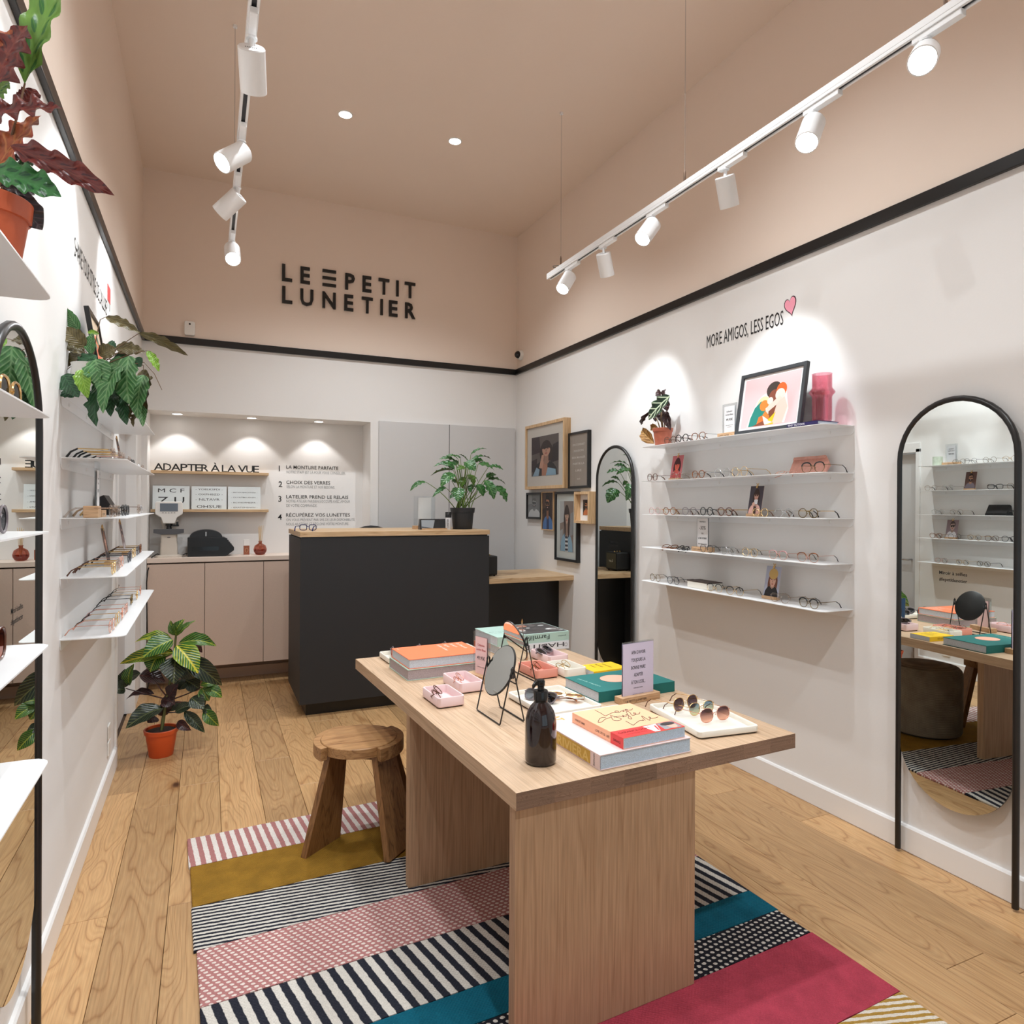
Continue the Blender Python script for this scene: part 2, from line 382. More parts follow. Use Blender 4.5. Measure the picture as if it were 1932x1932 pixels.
# left wall slogan and red mark
sl = thing('wall_slogan', 'black condensed wall lettering high on the left wall with red mark', 'lettering', (XL, 0, 0))
text(mb := MB(), 'SHAKE YOUR STYLE, DE L\'ALLURE', (.002, 3.18, 2.545), (0, 1, 0), (0, 0, 1), .083, .95); mb.build('lettering', P((24, 24, 26)), sl)
hm = MB().box(.0, 4.16, 2.64, .002, 4.27, 2.725, 0).box(.0, 4.17, 2.595, .0015, 4.174, 2.64, 1).box(.0, 4.25, 2.60, .0015, 4.254, 2.64, 1)
hm.build('red_mark', [P((214, 84, 84)), P((90, 84, 84))], sl)
# niche wall text
nl = thing('step_list', 'printed four step service list on the white niche wall', 'lettering', (0, NB, 0))
K, G = P((30, 30, 32)), P((150, 152, 152))
rows = [('1', .609, 1.860, 0), ('2', .607, 1.712, 0), ('3', .606, 1.575, 0), ('4', .603, 1.406, 0)]
for s, x, z, _ in rows:
    text(mb := MB(), s, (x, -.002, z), (1, 0, 0), (0, 0, 1), .055, None, 0, .005); mb.build('numeral', K, nl)
heads = [('LA MONTURE PARFAITE', 1.885, .478), ('CHOIX DES VERRES', 1.742, .402), ('LATELIER PREND LE RELAIS', 1.606, .575), ('RÉCUPÉREZ VOS LUNETTES', 1.434, .592)]
subs = [('NOTRE STAFF EST LÀ POUR VOUS CONSEILLER.', 1.842, .545), ('SELON LA MONTURE ET VOS BESOINS.', 1.704, .445), ('NOTRE ATELIER PARISIEN S\'OCCUPE AVEC AMOUR', 1.568, .590), ('DE VOTRE COMMANDE.', 1.527, .280),
        ('ON VOUS PRÉVIENT PAR SMS DE LEUR DISPONIBILITÉ.', 1.392, .640), ('NOUS AJUSTONS ET RÉGLONS VOTRE MONTURE.', 1.352, .580)]
for s, z, wd in heads:
    text(mb := MB(), s, (.676, -.002, z), (1, 0, 0), (0, 0, 1), .033, wd, 0, .003); mb.build('heading', K, nl)
for s, z, wd in subs:
    text(mb := MB(), s, (.678, -.002, z), (1, 0, 0), (0, 0, 1), .026, wd); mb.build('small_print', G, nl)
# niche shelves, letters standing on the upper one, eye charts on the lower one
for z, l in ((1.812, 'narrow pale oak shelf under the standing black letters in the niche'), (1.478, 'narrow pale oak shelf carrying three eye charts in the niche')):
    tag(MB().box(-.438, NB-.12, z, .512, NB, z+.024).build('oak_shelf', M_OAK, bevel=.002), l, 'shelf', 'niche shelves')
al = thing('letter_sign', 'black freestanding letters reading adapter à la vue on oak shelf', 'sign', (0, NB-.07, 1.836))
xp = -.418
for s, wd in (('A', .082), ('D', .068), ('A', .082), ('P', .062), ('T', .070), ('E', .058), ('R', .066), (None, .026), ('À', .082), (None, .026), ('L', .052), ('A', .080), (None, .026), ('V', .078), ('U', .066), ('E', .058)):
    if s:
        text(mb := MB(), s, (xp, -.008, 0), (1, 0, 0), (0, 0, 1), .066, wd-.006, .012, .008); mb.build('letter', M_BLACK, al)
    xp += wd-.0085
def chart(x0, x1, lab, rows):
    t = thing('eye_chart', lab, 'eye chart', ((x0+x1)/2, NB-.075, 1.502), 0, 'eye charts on the niche shelf'); t.rotation_euler = (radians(-8), 0, 0)
    w_ = x1-x0; MB().box(-w_/2, 0, 0, w_/2, .006, .206).build('panel', mat('opal_panel', (226, 234, 236), .25), t)
    mb = MB()
    for s, z, h, wd in rows: text(mb, s, (0, -.001, z), (1, 0, 0), (0, 0, 1), h, wd, 0, 0, 0, 'c')
    mb.build('print', K, t)
chart(-.427, -.140, 'opal eye chart panel with large letters behind the lens meter', [('M C F', .148, .035, .205), ('Z U', .05, .062, .205)])
chart(-.124, .160, 'opal eye chart panel with medium letters, middle of the three', [('- YOELKSFDI -', .172, .014, .22), ('- OXPHBZD -', .126, .016, .22), ('- NLTAVR -', .078, .021, .22), ('OHSUE', .012, .027, .200)])
chart(.172, .446, 'opal eye chart panel with smallest letters, nearest the numbered list', [('- BRTVFUENCXOZD -', .150, .009, .22), ('- OLVATBKUEHSN -', .104, .010, .22), ('- RCYHOFMESPA -', .056, .011, .22), ('- EXATZHDWN -', .012, .012, .22)])
# ---------------------------------------------------------------- track lights
def track(x, y0, y1, z, lab, wires):
    t = thing('light_track', lab, 'track light', (x, 0, z), 0, 'suspended light tracks')
    MB().box(-.018, y0, -.004, .018, y1, .024).box(-.018, y0, -.018, -.008, y1, -.004).box(.008, y0, -.018, .018, y1, -.004).build('rail', M_STEEL, t, bevel=.002)
    MB().box(-.008, y0+.02, -.012, .008, y1-.02, -.004).build('conductor_slot', mat('slot_dark', (52, 54, 58), .6), t)
    for y in wires:
        MB().tube([(0, y, .024), (0, y, ZC-z)], .0016, 6).build('suspension_wire', M_SILVER, t)
        MB().lathe([(.004, .024), (.006, .03), (.006, .075), (.002, .095)], 10, 0, (0, y, 0)).build('wire_gripper', mat('dull_bronze', (128, 108, 94), .4, .6), t, 40)
        MB().lathe([(.012, ZC-z-.012), (.012, ZC-z)], 12, 0, (0, y, 0)).build('ceiling_cup', M_STEEL, t, 40)
    MB().tube([(.005, wires[0]+.02, .026), (.02, wires[0]+.06, .05), (-.01, wires[0]+.10, .055), (-.02, wires[0]+.07, .034), (.0, wires[0]+.05, .028)], .0022, 6).build('cable_loop', M_RUBBER, t, 60)
    return t
TRZ = 3.205
track(2.249, 1.30, 4.32, TRZ, 'long white light track hung by wires near the right wall', (4.14, 2.80, 1.45))
track(.135, 1.30, 4.72, 3.225, 'long white light track hung by wires near the left wall', (4.18, 2.6, 1.45))
def spotlight(x, y, z, d, lab, watts=None, size=62, blend=.55):
    t = thing('spotlight', lab, 'spotlight', (x, y, z), 0, 'white cylinder spotlights')
    d = Vector(d).normalized()
    MB().box(-.014, -.11, -.040, .014, .06, -.0185).build('adapter', M_STEEL, t, bevel=.002)
    a = Vector((0, .02, -.04)); piv = a+Vector((0, 0, -.052))
    MB().tube([a, piv], .0085, 10).lathe([(.019, -.046), (.019, -.040)], 14, 0, (0, .02, 0)).build('arm', M_STEEL, t, 40)
    q = d.to_track_quat('-Z', 'Y'); mt = Matrix.Translation(piv+d*.055) @ q.to_matrix().to_4x4()
    R_ = .046
    body = MB(mt).lathe([(R_*.93, .072), (R_, .068), (R_, -.066), (R_*.99, -.070), (R_*.90, -.070), (R_*.88, -.052)], 28, cap=(True, False)).build('housing', M_STEEL, t, 35)
    s = MB(mt)
    for i in range(7): s.box(-.020+i*.006, -.014, .0722, -.0175+i*.006, -.004, .0728)
    s.build('vent_slots', M_RUBBER, body)
    MB(mt).lathe([(R_*.88, -.052), (R_*.86, -.054)], 28, 0).build('lamp_lens', emit('spot_lens', (255, 253, 250), 30), t)
    l = D.lights.new('spot', 'SPOT'); l.energy = SPOT_W if watts is None else watts; l.spot_size = radians(size); l.spot_blend = blend; l.shadow_soft_size = .03; l.color = (.90, .96, 1)
    o = D.objects.new('lamp_beam', l); COL.objects.link(o); o.parent = t; o.matrix_local = Matrix.Translation(piv+d*.130) @ q.to_matrix().to_4x4()
    return t
RX = 2.249
spotlight(RX, 4.00, TRZ, (-.55, -.25, -.78), 'white cylinder spotlight at the far end of the right track')
spotlight(RX, 3.56, TRZ, (.42, .30, -.86), 'white cylinder spotlight second from the far end of the right track')
spotlight(RX, 3.06, TRZ, (-.62, -.15, -.75), 'white cylinder spotlight third from the far end of the right track')
spotlight(RX, 2.48, TRZ, (.42, .22, -.86), 'white cylinder spotlight turned to the right wall, fourth on right track')
spotlight(RX, 1.97, TRZ, (-.52, -.22, -.80), 'white cylinder spotlight with visible round lens, fifth on right track')
spotlight(RX, 1.50, TRZ, (-.70, -.40, -.60), 'white cylinder spotlight glaring into view, nearest on the right track')
LX, LZ = .135, 3.225
spotlight(LX, 2.50, LZ, (.10, .72, -.68), 'white cylinder spotlight seen from behind, nearest on the left track')
spotlight(LX, 3.24, LZ, (-.66, -.35, -.66), 'white cylinder spotlight with lit round lens turned to the left wall', 22)
spotlight(LX, 3.72, LZ, (-.66, .42, -.62), 'white cylinder spotlight tilted to the left wall, third on left track', 22)
spotlight(LX, 4.50, LZ, (.02, -.70, -.71), 'white cylinder spotlight glaring into view at the left track end')
spotlight(LX, 1.95, LZ, (-.62, .1, -.78), 'white cylinder spotlight above the near left shelves, outside the view', 18)
spotlight(LX, 1.45, LZ, (.35, .25, -.90), 'white cylinder spotlight nearest the shop window, outside the view')
# ================================================================ wall shelves
SHZ = [1.951, 1.719, 1.495, 1.274, 1.048]
ORD = ['top', 'second', 'third', 'fourth', 'bottom']
DEP = .212
def wall_shelf(side, y0, y1, z, lab, grp):
    """folded white sheet: a level tray and a lip turned down against the wall"""
    t = thing('wall_shelf', lab, 'shelf', (XL if side > 0 else XR, 0, z), 0, grp)
    s = side; pts = rrect(0, y0, DEP, y1, .034)
    pts = [(a, b) for a, b in pts if not (a < .02)]+[]
    pts = [(.0, y0)]+sorted([p for p in pts if p[1] < (y0+y1)/2], key=lambda p: p[0])+sorted([p for p in pts if p[1] >= (y0+y1)/2], key=lambda p: -p[0])+[(.0, y1)]
    MB().prism([(s*a, b) for a, b in pts], -.003, 0).build('tray', M_STEEL, t)
    lip = [(y0, 0), (y0, -.022), (y0+.006, -.034), (y0+.018, -.040), (y1-.018, -.040), (y1-.006, -.034), (y1, -.022), (y1, 0)]
    MB().prism([(a, b-.003) for a, b in lip], s*.0005, s*.0035, 0, 'x').build('wall_lip', M_STEEL, t)
    n = 4
    for i in range(n):
        yy = y0+.14+(y1-y0-.28)*i/(n-1)
        MB(Matrix.Translation((s*.0035, yy, -.021)) @ Matrix.Rotation(radians(90), 4, 'Y')).lathe([(.008, 0), (.007, s*.003)], 12).build('screw_head', M_TRIM, t)
    return t
for i, z in enumerate(SHZ):
    wall_shelf(-1, 2.30, 3.79, z, 'white folded metal shelf on the right wall, %s of five' % ORD[i], 'right wall shelves')
    wall_shelf(1, 2.92, 4.44, z, 'white folded metal shelf on the far left wall, %s of five' % ORD[i], 'far left wall shelves')
    wall_shelf(1, .10, 1.585, z, 'white folded metal shelf nearest on the left wall, %s of five' % ORD[i], 'near left wall shelves')
# ================================================================ standing mirrors
def standing_mirror(side, yc, lab, yaw=0):
    s = side; x0 = XL if s > 0 else XR
    t = thing('standing_mirror', lab, 'mirror', (x0, yc, 0), 0, 'arched leaning mirrors')
    t.rotation_euler = (0, 0, radians(yaw)); t.location.x += (-.009 if yaw else 0)
    r = .247; zt = 2.018; zc = zt-r-.012
    def lean(z): return s*(.040-.003*z/2)           # the foot stands a little off the wall
    pts = [(lean(.02), -r, .012)]+[(lean(z), -r, z) for z in (.5, 1.0, 1.5)]+[(lean(zc+r*sin(a)), -r*cos(a), zc+r*sin(a)) for a in [pi*i/20 for i in range(21)]]+[(lean(z), r, z) for z in (1.5, 1.0, .5, .012)]
    MB().tube(pts, .0125, 10).build('tube_frame', M_BLKMET, t, 50)
    g = []; rg = r-.006; zb = .285+rg
    for i in range(25): a = pi*i/24; g.append((rg*cos(a), zc+rg*sin(a)))
    for i in range(25): a = pi+pi*i/24; g.append((rg*cos(a), zb+rg*sin(a)))
    def gp(o): return [(lean(b)+s*o, a, b) for a, b in g]
    bk = MB(); bk.loft([gp(-.004), gp(.003)], 0, (True, False)).poly(gp(.003)[::s] , 1)
    mo = bk.build('glass', [M_BLKMET, M_MIRROR], t)
    tx = MB(); k = s
    for line, z, wd in (('Miroir à selfies', 1.268, .118), ('#lepetitlunetier', 1.240, .118)):
        text(tx, line, (lean(z)+s*.0036, (-.06 if s > 0 else .06)+(.03 if s > 0 else -.03)*0, z), (0, s, 0), (0, 0, 1), .015, wd, 0, .006)
    tx.build('mirror_lettering', P((20, 20, 22)), mo)
    return t
standing_mirror(1, 2.125, 'black arched leaning mirror on the left wall between the shelf groups')
standing_mirror(-1, 1.786, 'black arched leaning mirror nearest on the right wall reflecting the table', -2)
standing_mirror(-1, 4.372, 'black arched leaning mirror far on the right wall beside the picture wall')
# ================================================================ pictures: flat printed portraits
def ell(cx, cy, rx, ry, n=20, a0=0, a1=2*pi): return [(cx+rx*cos(a0+(a1-a0)*i/n), cy+ry*sin(a0+(a1-a0)*i/n)) for i in range(n+(a1-a0 < 6.28))]
def print_mesh(w, h, layers):
    """flat print, w by h in the xz plane facing -y, layers of (points in 0..1, colour)"""
    mb = MB(); mats = []; idx = {}
    for k, (pts, c) in enumerate(layers):
        if c not in idx: idx[c] = len(mats); mats.append(P(c, .6))
        q = [(min(1, max(0, a))*w-w/2, -.0001-k*.00006, min(1, max(0, b))*h) for a, b in pts]
        mb.poly(q, idx[c])
    return mb, mats
BG = [(0, 0), (1, 0), (1, 1), (0, 1)]
def portrait(skin, hair, top, bg, long=True, glasses=None, beard=None, hat=None, cx=.5, cy=.62, s=1, inner=None, extra=(), bg2=None):
    sh = tuple(int(x*.82) for x in skin); L = [(BG, bg)]
    if bg2:
        L += [([(0, .55), (.35, .6), (.3, 1), (0, 1)], bg2), ([(.72, .3), (1, .35), (1, .8), (.8, .75)], tuple(int(x*.8) for x in bg2)), ([(0, .1), (.2, .15), (.22, .45), (0, .4)], tuple(int(x*.9) for x in bg2))]
    if long: L.append((ell(cx, cy-.10*s, .27*s, .32*s), hair))
    L.append(([(.04, 0), (.08, .18), (.2, .30), (.38, .37), (.62, .37), (.82, .29), (.93, .17), (.96, 0)], top))
    if inner: L.append(([(.40, 0), (.40, .36), (.60, .36), (.62, 0)], inner))
    L += [([(cx-.09*s, .30), (cx+.09*s, .30), (cx+.09*s, cy), (cx-.09*s, cy)], sh), ([(cx-.15*s, .36), (cx, .26), (cx+.15*s, .36)], sh)]
    L.append((ell(cx, cy, .165*s, .20*s), skin))
    if beard: L.append((ell(cx, cy-.06*s, .168*s, .145*s, 14, pi, 2*pi), beard))
    L.append((ell(cx, cy+.055*s, .195*s, .19*s, 16, -.15, pi+.25), hair))
    L.append(([(cx-.15*s, cy+.06*s), (cx-.02*s, cy+.07*s), (cx+.12*s, cy+.04*s), (cx+.17*s, cy-.02*s), (cx+.15*s, cy+.10*s), (cx-.1*s, cy+.13*s)], hair if long else skin))
    for e in (-.065, .07): L += [(ell(cx+e*s, cy+.005*s, .028*s, .012*s, 8), (40, 30, 28)), (ell(cx+e*s, cy+.042*s, .035*s, .007*s, 8), tuple(int(x*.6) for x in hair))]
    L += [([(cx-.012*s, cy), (cx+.014*s, cy), (cx+.03*s, cy-.07*s), (cx-.028*s, cy-.07*s)], sh), (ell(cx, cy-.115*s, .052*s, .016*s, 10), (170, 84, 80))]
    if beard: L.append((ell(cx, cy-.105*s, .05*s, .012*s, 10), (236, 226, 220)))
    if glasses:
        for e in (-.075, .08): L.append((ell(cx+e*s, cy, .066*s, .05*s, 14), glasses))
        L.append(([(cx-.02*s, cy+.012*s), (cx+.02*s, cy+.012*s), (cx+.02*s, cy+.022*s), (cx-.02*s, cy+.022*s)], glasses))
    if hat: L.append((ell(cx, cy+.16*s, .25*s, .15*s, 18), hat))
    return L+list(extra)
def strip_(x0, x1, ys, c): return [([(x0, a), (x1, a), (x1, b), (x0, b)], c) for a, b in ys]
def wall_frame(y0, y1, z0, z1, dep, bw, mt, lab, layers, mat_w=0, mat_c=None, gls=True, recess=.012, grp='framed pictures on the right wall', tx=None, glossm=None):
    yc = (y0+y1)/2; w_, h_ = y1-y0, z1-z0
    t = thing('picture_frame', lab, 'picture', (XR-.001, yc, z0), radians(-90), grp)       # local x runs towards the viewer's right, front is -y
    a, b = -w_/2, w_/2
    f = MB(); o_ = [(a, 0), (b, 0), (b, h_), (a, h_)]; i_ = [(a+bw, bw), (b-bw, bw), (b-bw, h_-bw), (a+bw, h_-bw)]
    f.loft([[(x, 0, z) for x, z in o_], [(x, -dep, z) for x, z in o_], [(x, -dep, z) for x, z in i_], [(x, -.004, z) for x, z in i_]], 0, (False, False))
    f.build('frame', mt, t, bevel=.001)
    MB().box(a+.001, -.004, .001, b-.001, -.0005, h_-.001).build('backing', M_RUBBER, t)
    zr = -dep+recess
    if mat_c: MB().poly([(x, zr+.0012, z) for x, z in i_]).build('mount_board', P(mat_c, .8), t)
    iw, ih = w_-2*bw-2*mat_w, h_-2*bw-2*mat_w
    mb, ms = print_mesh(iw, ih, layers); o = mb.build('print', ms, t); o.location = (0, zr, bw+mat_w)
    if tx:
        q = MB(); tx(q, iw, ih); q.build('print_lettering', P((232, 226, 220)), o)
    if gls: MB().poly([(x, zr-.004, z) for x, z in i_]).build('glazing', M_ACRYL, t)
    return t
W_BROWN = (64, 44, 38)
wall_frame(5.12, 5.91, 1.705, 2.32, .065, .028, M_OAKZ, 'large deep pale wood frame holding photo of dark fringed woman',
    portrait((206, 156, 132), (58, 42, 38), (44, 38, 40), (104, 92, 88), True, None, None, None, .56, .66, .9, (186, 132, 108), [([(.05, 0), (.2, .22), (.32, .16), (.28, 0)], (150, 176, 196)), ([(.55, 0), (.62, .2), (.9, .14), (.92, 0)], (150, 182, 204)), ([(.30, .2), (.40, .52), (.48, .52), (.46, .3), (.42, .18)], (206, 156, 132))], (64, 48, 52)), .095, (226, 216, 206))
wall_frame(4.775, 5.115, 1.70, 2.18, .030, .020, M_BLACK, 'slim black frame holding beige card with white words', [(BG, (170, 156, 144))], 0, None, True, .008,
    tx=lambda q, w_, h_: [text(q, s, (0, -.0004, h_*z), (1, 0, 0), (0, 0, 1), .018, wd, 0, .004, 0, 'c') for s, z, wd in (('ON CONNAIT', .78, .20), ('MAISON', .66, .16), ('BIEN MANGER', .53, .22), ('PARTIR LA', .41, .19), ('LIRE', .28, .10), ('oui', .12, .05))])
wall_frame(5.64, 5.96, 1.42, 1.675, .028, .020, M_BLACK, 'small black frame with black and white portrait, leftmost in lower row', portrait((176, 176, 176), (120, 120, 120), (224, 224, 224), (140, 140, 140), False, (70, 70, 70), (120, 120, 120), None, .5, .62, .95, None, (), (165, 165, 165)))
wall_frame(5.385, 5.625, 1.322, 1.680, .030, .010, M_OAKZ, 'narrow oak frame with colour portrait of bearded man in blue shirt', portrait((196, 130, 92), (36, 26, 24), (92, 136, 196), (56, 40, 36), False, (30, 24, 22), (52, 34, 28), None, .48, .70, .95, (50, 66, 110), (), (92, 66, 54)), 0, None, True, .008)
wall_frame(4.945, 5.352, 1.065, 1.675, .034, .022, M_BLACK, 'tall black frame with photo of long haired woman in denim jacket', portrait((206, 168, 146), (70, 52, 46), (150, 184, 206), (150, 132, 122), True, None, None, None, .52, .72, .85, (226, 226, 226), strip_(.41, .61, ((.02, .06), (.10, .14), (.18, .22), (.26, .30)), (70, 62, 70))+[(ell(.40, .48, .055, .2), (70, 52, 46)), (ell(.66, .48, .055, .2), (70, 52, 46))], (196, 196, 196)), .062, (216, 220, 216))
wall_frame(4.692, 4.938, 1.405, 1.668, .070, .022, M_OAKZ, 'small deep oak box frame with little portrait beside the far mirror', portrait((206, 134, 88), (40, 30, 28), (190, 112, 70), (40, 34, 34), False, None, (60, 40, 32), None, .46, .66, 1.0, None, (), (70, 60, 56)), .045, (240, 240, 242), False, .05)
# framed illustration leaning on the top right shelf
t = thing('picture_frame', 'black framed pink illustration of four people hugging on the top right shelf', 'picture', (2.745, 2.715, SHZ[0]+.001), radians(-90), None)
t.rotation_euler = Euler((radians(-9), 0, radians(-90)), 'XYZ')
w_, h_, bw, dep = .46, .345, .020, .022
f = MB(); o_ = [(-w_/2, 0), (w_/2, 0), (w_/2, h_), (-w_/2, h_)]; i_ = [(-w_/2+bw, bw), (w_/2-bw, bw), (w_/2-bw, h_-bw), (-w_/2+bw, h_-bw)]
f.loft([[(x, 0, z) for x, z in o_], [(x, -dep, z) for x, z in o_], [(x, -dep, z) for x, z in i_], [(x, -.004, z) for x, z in i_]], 0, (False, False)).poly([(x, -.001, z) for x, z in o_])
f.build('frame', mat('dark_grey_wood', (58, 62, 66), .5), t, bevel=.001)
A1 = [(BG, (246, 240, 240)), ([(.035, .045), (.965, .045), (.965, .955), (.035, .955)], (246, 198, 200)),
 (ell(.50, .38, .25, .28), (252, 236, 232)), ([(.14, .06), (.18, .25), (.25, .42), (.36, .54), (.46, .48), (.62, .80), (.74, .76), (.78, .5), (.82, .3), (.78, .06)], (252, 236, 232)),
 (ell(.40, .46, .11, .13), (240, 226, 170)), ([(.17, .06), (.19, .22), (.25, .40), (.35, .51), (.44, .44), (.46, .32), (.40, .22), (.36, .06)], (32, 134, 122)),
 ([(.55, .06), (.62, .50), (.74, .52), (.80, .34), (.74, .06)], (246, 216, 202)), (ell(.55, .68, .125, .15), (66, 56, 52)), (ell(.56, .56, .085, .125), (140, 78, 58)),
 (ell(.675, .66, .085, .13), (228, 104, 44)), (ell(.66, .58, .078, .105), (244, 228, 218)), (ell(.41, .42, .075, .10), (222, 134, 56)), (ell(.505, .49, .05, .065), (246, 232, 222)),
 ([(.44, .36), (.66, .56), (.70, .50), (.54, .30), (.46, .26)], (244, 222, 208)), ([(.50, .30), (.62, .40), (.58, .18), (.50, .16)], (134, 74, 52)),
 ([(.44, .32), (.52, .22), (.52, .14), (.40, .24)], (222, 134, 56)), ([(.50, .14), (.62, .28), (.58, .10)], (244, 214, 40)), ([(.31, .06), (.34, .22), (.40, .24), (.44, .10)], (236, 118, 50)), ([(.24, .06), (.42, .14), (.46, .06)], (134, 74, 52)), ([(.44, .06), (.60, .09), (.60, .06)], (244, 214, 60))]
mb, ms = print_mesh(w_-2*bw, h_-2*bw, A1); o = mb.build('print', ms, t); o.location = (0, -dep+.010, bw)
# ================================================================ spectacles
_GM = {}
def lens_pts(shape, n=22):
    o = []
    for i in range(n):
        a = 2*pi*i/n; c, s = cos(a), sin(a)
        if shape == 'round': x, y = .0245*c, .0235*s
        elif shape == 'panto': k = 1/(abs(c)**2.4+abs(s)**2.4)**(1/2.4); x, y = .0255*c*k*(1+.08*s), .0225*s*k
        elif shape == 'square': k = 1/(abs(c)**4+abs(s)**4)**.25; x, y = .026*c*k, .020*s*k*1.02
        elif shape == 'hex': q = pi/4; k = cos(q/2)/cos(((a+q/2) % q)-q/2); x, y = .0262*c*k, .0235*s*k
        elif shape == 'aviator': k = 1/(abs(c)**2.6+abs(s)**2.6)**(1/2.6); x, y = .029*c*k*(1-.10*(s < 0)*abs(s)), .0235*s*k+.001*s
        elif shape == 'cat': k = 1/(abs(c)**2.5+abs(s)**2.5)**(1/2.5); x, y = .028*c*k*(1+.14*s), .0215*s*k+.004*max(0, c*s)
        elif shape == 'big': k = 1/(abs(c)**2.8+abs(s)**2.8)**(1/2.8); x, y = .031*c*k, .027*s*k
        o.append((x, y))
    return o
def eyewear(lab, loc, rz=0, shape='round', fr=None, lens=None, thick=.0016, tip=None, temple=None, fold=False, rot=None, grp=None, brow=None, sun=False, scale=1, tipl=.045):
    fr = fr or M_GOLD; lens = lens or M_LENS; temple = temple or fr; tip = tip or temple
    thick *= 1.2
    t = thing('sunglasses' if sun else 'eyeglasses', lab, 'sunglasses' if sun else 'eyeglasses', loc, rz, grp)
    if rot: t.rotation_euler = Euler(rot, 'XYZ')
    if scale != 1: t.scale = (scale,)*3
    k = (shape, thick, fr.name, brow.name if brow else '')
    lp = lens_pts(shape); hz = -min(y for x, y in lp)+thick; hx = max(x for x, y in lp); dx = hx+.009
    if k not in _GM:
        mb = MB()
        for s in (-1, 1):
            mb.tube([(s*dx+s*x, .0004*abs(x)/.02, hz+y) for x, y in lp], thick, 6, 0, True)
            if brow: mb.tube([(s*dx+s*x, -.0006, hz+y+.0006) for x, y in lp if y > .004], thick*2.1, 6, 1)
            mb.tube([(s*(dx+hx-.001), 0, hz+.010), (s*(dx+hx+.006), .003, hz+.011), (s*(dx+hx+.006), .010, hz+.011)], max(thick*.9, .0012), 6)
        mb.tube([(-.0092, -.001, hz+.004), (-.004, -.003, hz+.0085), (.004, -.003, hz+.0085), (.0092, -.001, hz+.004)], max(thick*.9, .0012), 6)
        for s in (-1, 1): mb.ball((s*.0075, .006, hz-.002), .0036, 5, 0, .4, .6, 1)
        _GM[k] = mb.mesh('frame_front', [fr]+([brow] if brow else []), 50)
    fo = link('frame_front', _GM[k], t)
    kl = (shape, lens.name)
    if kl not in _GM: _GM[kl] = MB().poly([(x, 0, hz+y) for x, y in lp]).mesh('lens', [lens])
    for s in (-1, 1):
        o = link('lens', _GM[kl], t); o.location = (s*dx, .0005, 0); o.scale = (s, 1, 1)
    ex = dx+hx+.006; kt = ('t', round(ex, 4), round(hz, 4), thick, temple.name, tip.name, tipl, fold)
    if kt not in _GM:
        L = .140; zz = hz+.011; r = max(thick*.85, .0011); drop = zz-.003
        def path(s, a):
            x = s*ex*a
            if not fold: return [Vector((s*ex, .008+L*q*.72, zz)) for q in (0, .5, 1)]+[Vector((s*ex*.98, .008+L*.72+.022, zz-drop*.38)), Vector((s*ex*.96, .008+L*.72+.036, zz-drop))]
            return [Vector((s*ex, .009+.004*(s > 0), zz)), Vector((s*(ex-.05), .012+.004*(s > 0), zz)), Vector((s*(ex-L*.72), .014+.004*(s > 0), zz)), Vector((s*(ex-L*.82), .015+.004*(s > 0), zz-.014)), Vector((s*(ex-L*.90), .015+.004*(s > 0), zz-.03))]
        ms = []
        for s in (-1, 1):
            p = path(s, 1); mb = MB().tube(p[:3], r, 6)
            d = (p[2]-p[1]).normalized(); q0 = p[2]-d*max(.0, tipl-.045)
            mb.tube([q0, p[2], p[3], p[4]], [r*1.25, r*1.35, r*1.5, r*1.9], 6, 1)
            ms.append(mb.mesh('temple', [temple, tip], 50))
        _GM[kt] = ms
    for me in _GM[kt]: link('temple', me, t)
    return t
TORT = mat('tortoise_acetate', (122, 70, 34), .25, grain=.55, gs=120); BLKA = mat('black_acetate', (22, 22, 24), .25); GUN = mat('gunmetal_wire', (74, 74, 80), .3, 1)
ROSEA = mat('rose_acetate', (196, 150, 150), .3); BRNA = mat('brown_acetate', (92, 52, 34), .3); CLRA = clear('clear_acetate', (240, 232, 226), .35, .1)
GREYA = mat('smoke_acetate', (110, 100, 104), .3); DKGOLD = mat('dark_gold_wire', (120, 100, 66), .3, 1)
RWG = 'eyeglasses on the right wall shelves'
NTH = ['first', 'second', 'third', 'fourth', 'fifth', 'sixth', 'seventh', 'eighth', 'ninth', 'tenth']
def right_row(i, items):
    for k, (y, lk, kw) in enumerate(items):
        rz = radians(-90)+random.uniform(-.10, .10)
        x = 2.722+random.uniform(-.008, .008)
        eyewear('%s, %s from far end, %s right wall shelf' % (lk, NTH[k], ORD[i]), (x, y, SHZ[i]+.0005), rz, grp=RWG, **kw)
g = dict
right_row(0, [(3.515, 'brown panto glasses', g(shape='panto', fr=BRNA, thick=.002)), (3.395, 'black round glasses', g(shape='round', fr=BLKA, thick=.0024, temple=M_SILVER, tip=BLKA)), (3.245, 'tortoise panto glasses', g(shape='panto', fr=TORT, thick=.002, temple=M_SILVER, tip=BLKA))])
right_row(1, [(3.71, 'brown panto glasses with amber bridge', g(shape='panto', fr=BRNA, thick=.0019, temple=M_SILVER, tip=BRNA)), (3.45, 'clear pale round glasses by red card', g(shape='panto', fr=CLRA, thick=.002)), (3.24, 'dark tortoise panto glasses', g(shape='panto', fr=TORT, thick=.0021, temple=M_SILVER, tip=BLKA)),
    (3.045, 'thin silver round wire glasses', g(shape='round', fr=M_SILVER, thick=.0009, tip=BLKA, scale=1.12)), (2.895, 'thin gold round wire glasses', g(shape='round', fr=M_GOLD, thick=.0009, scale=1.12)), (2.405, 'black browed metal glasses', g(shape='panto', fr=DKGOLD, brow=BLKA, thick=.0012, tip=BLKA, scale=1.1))])
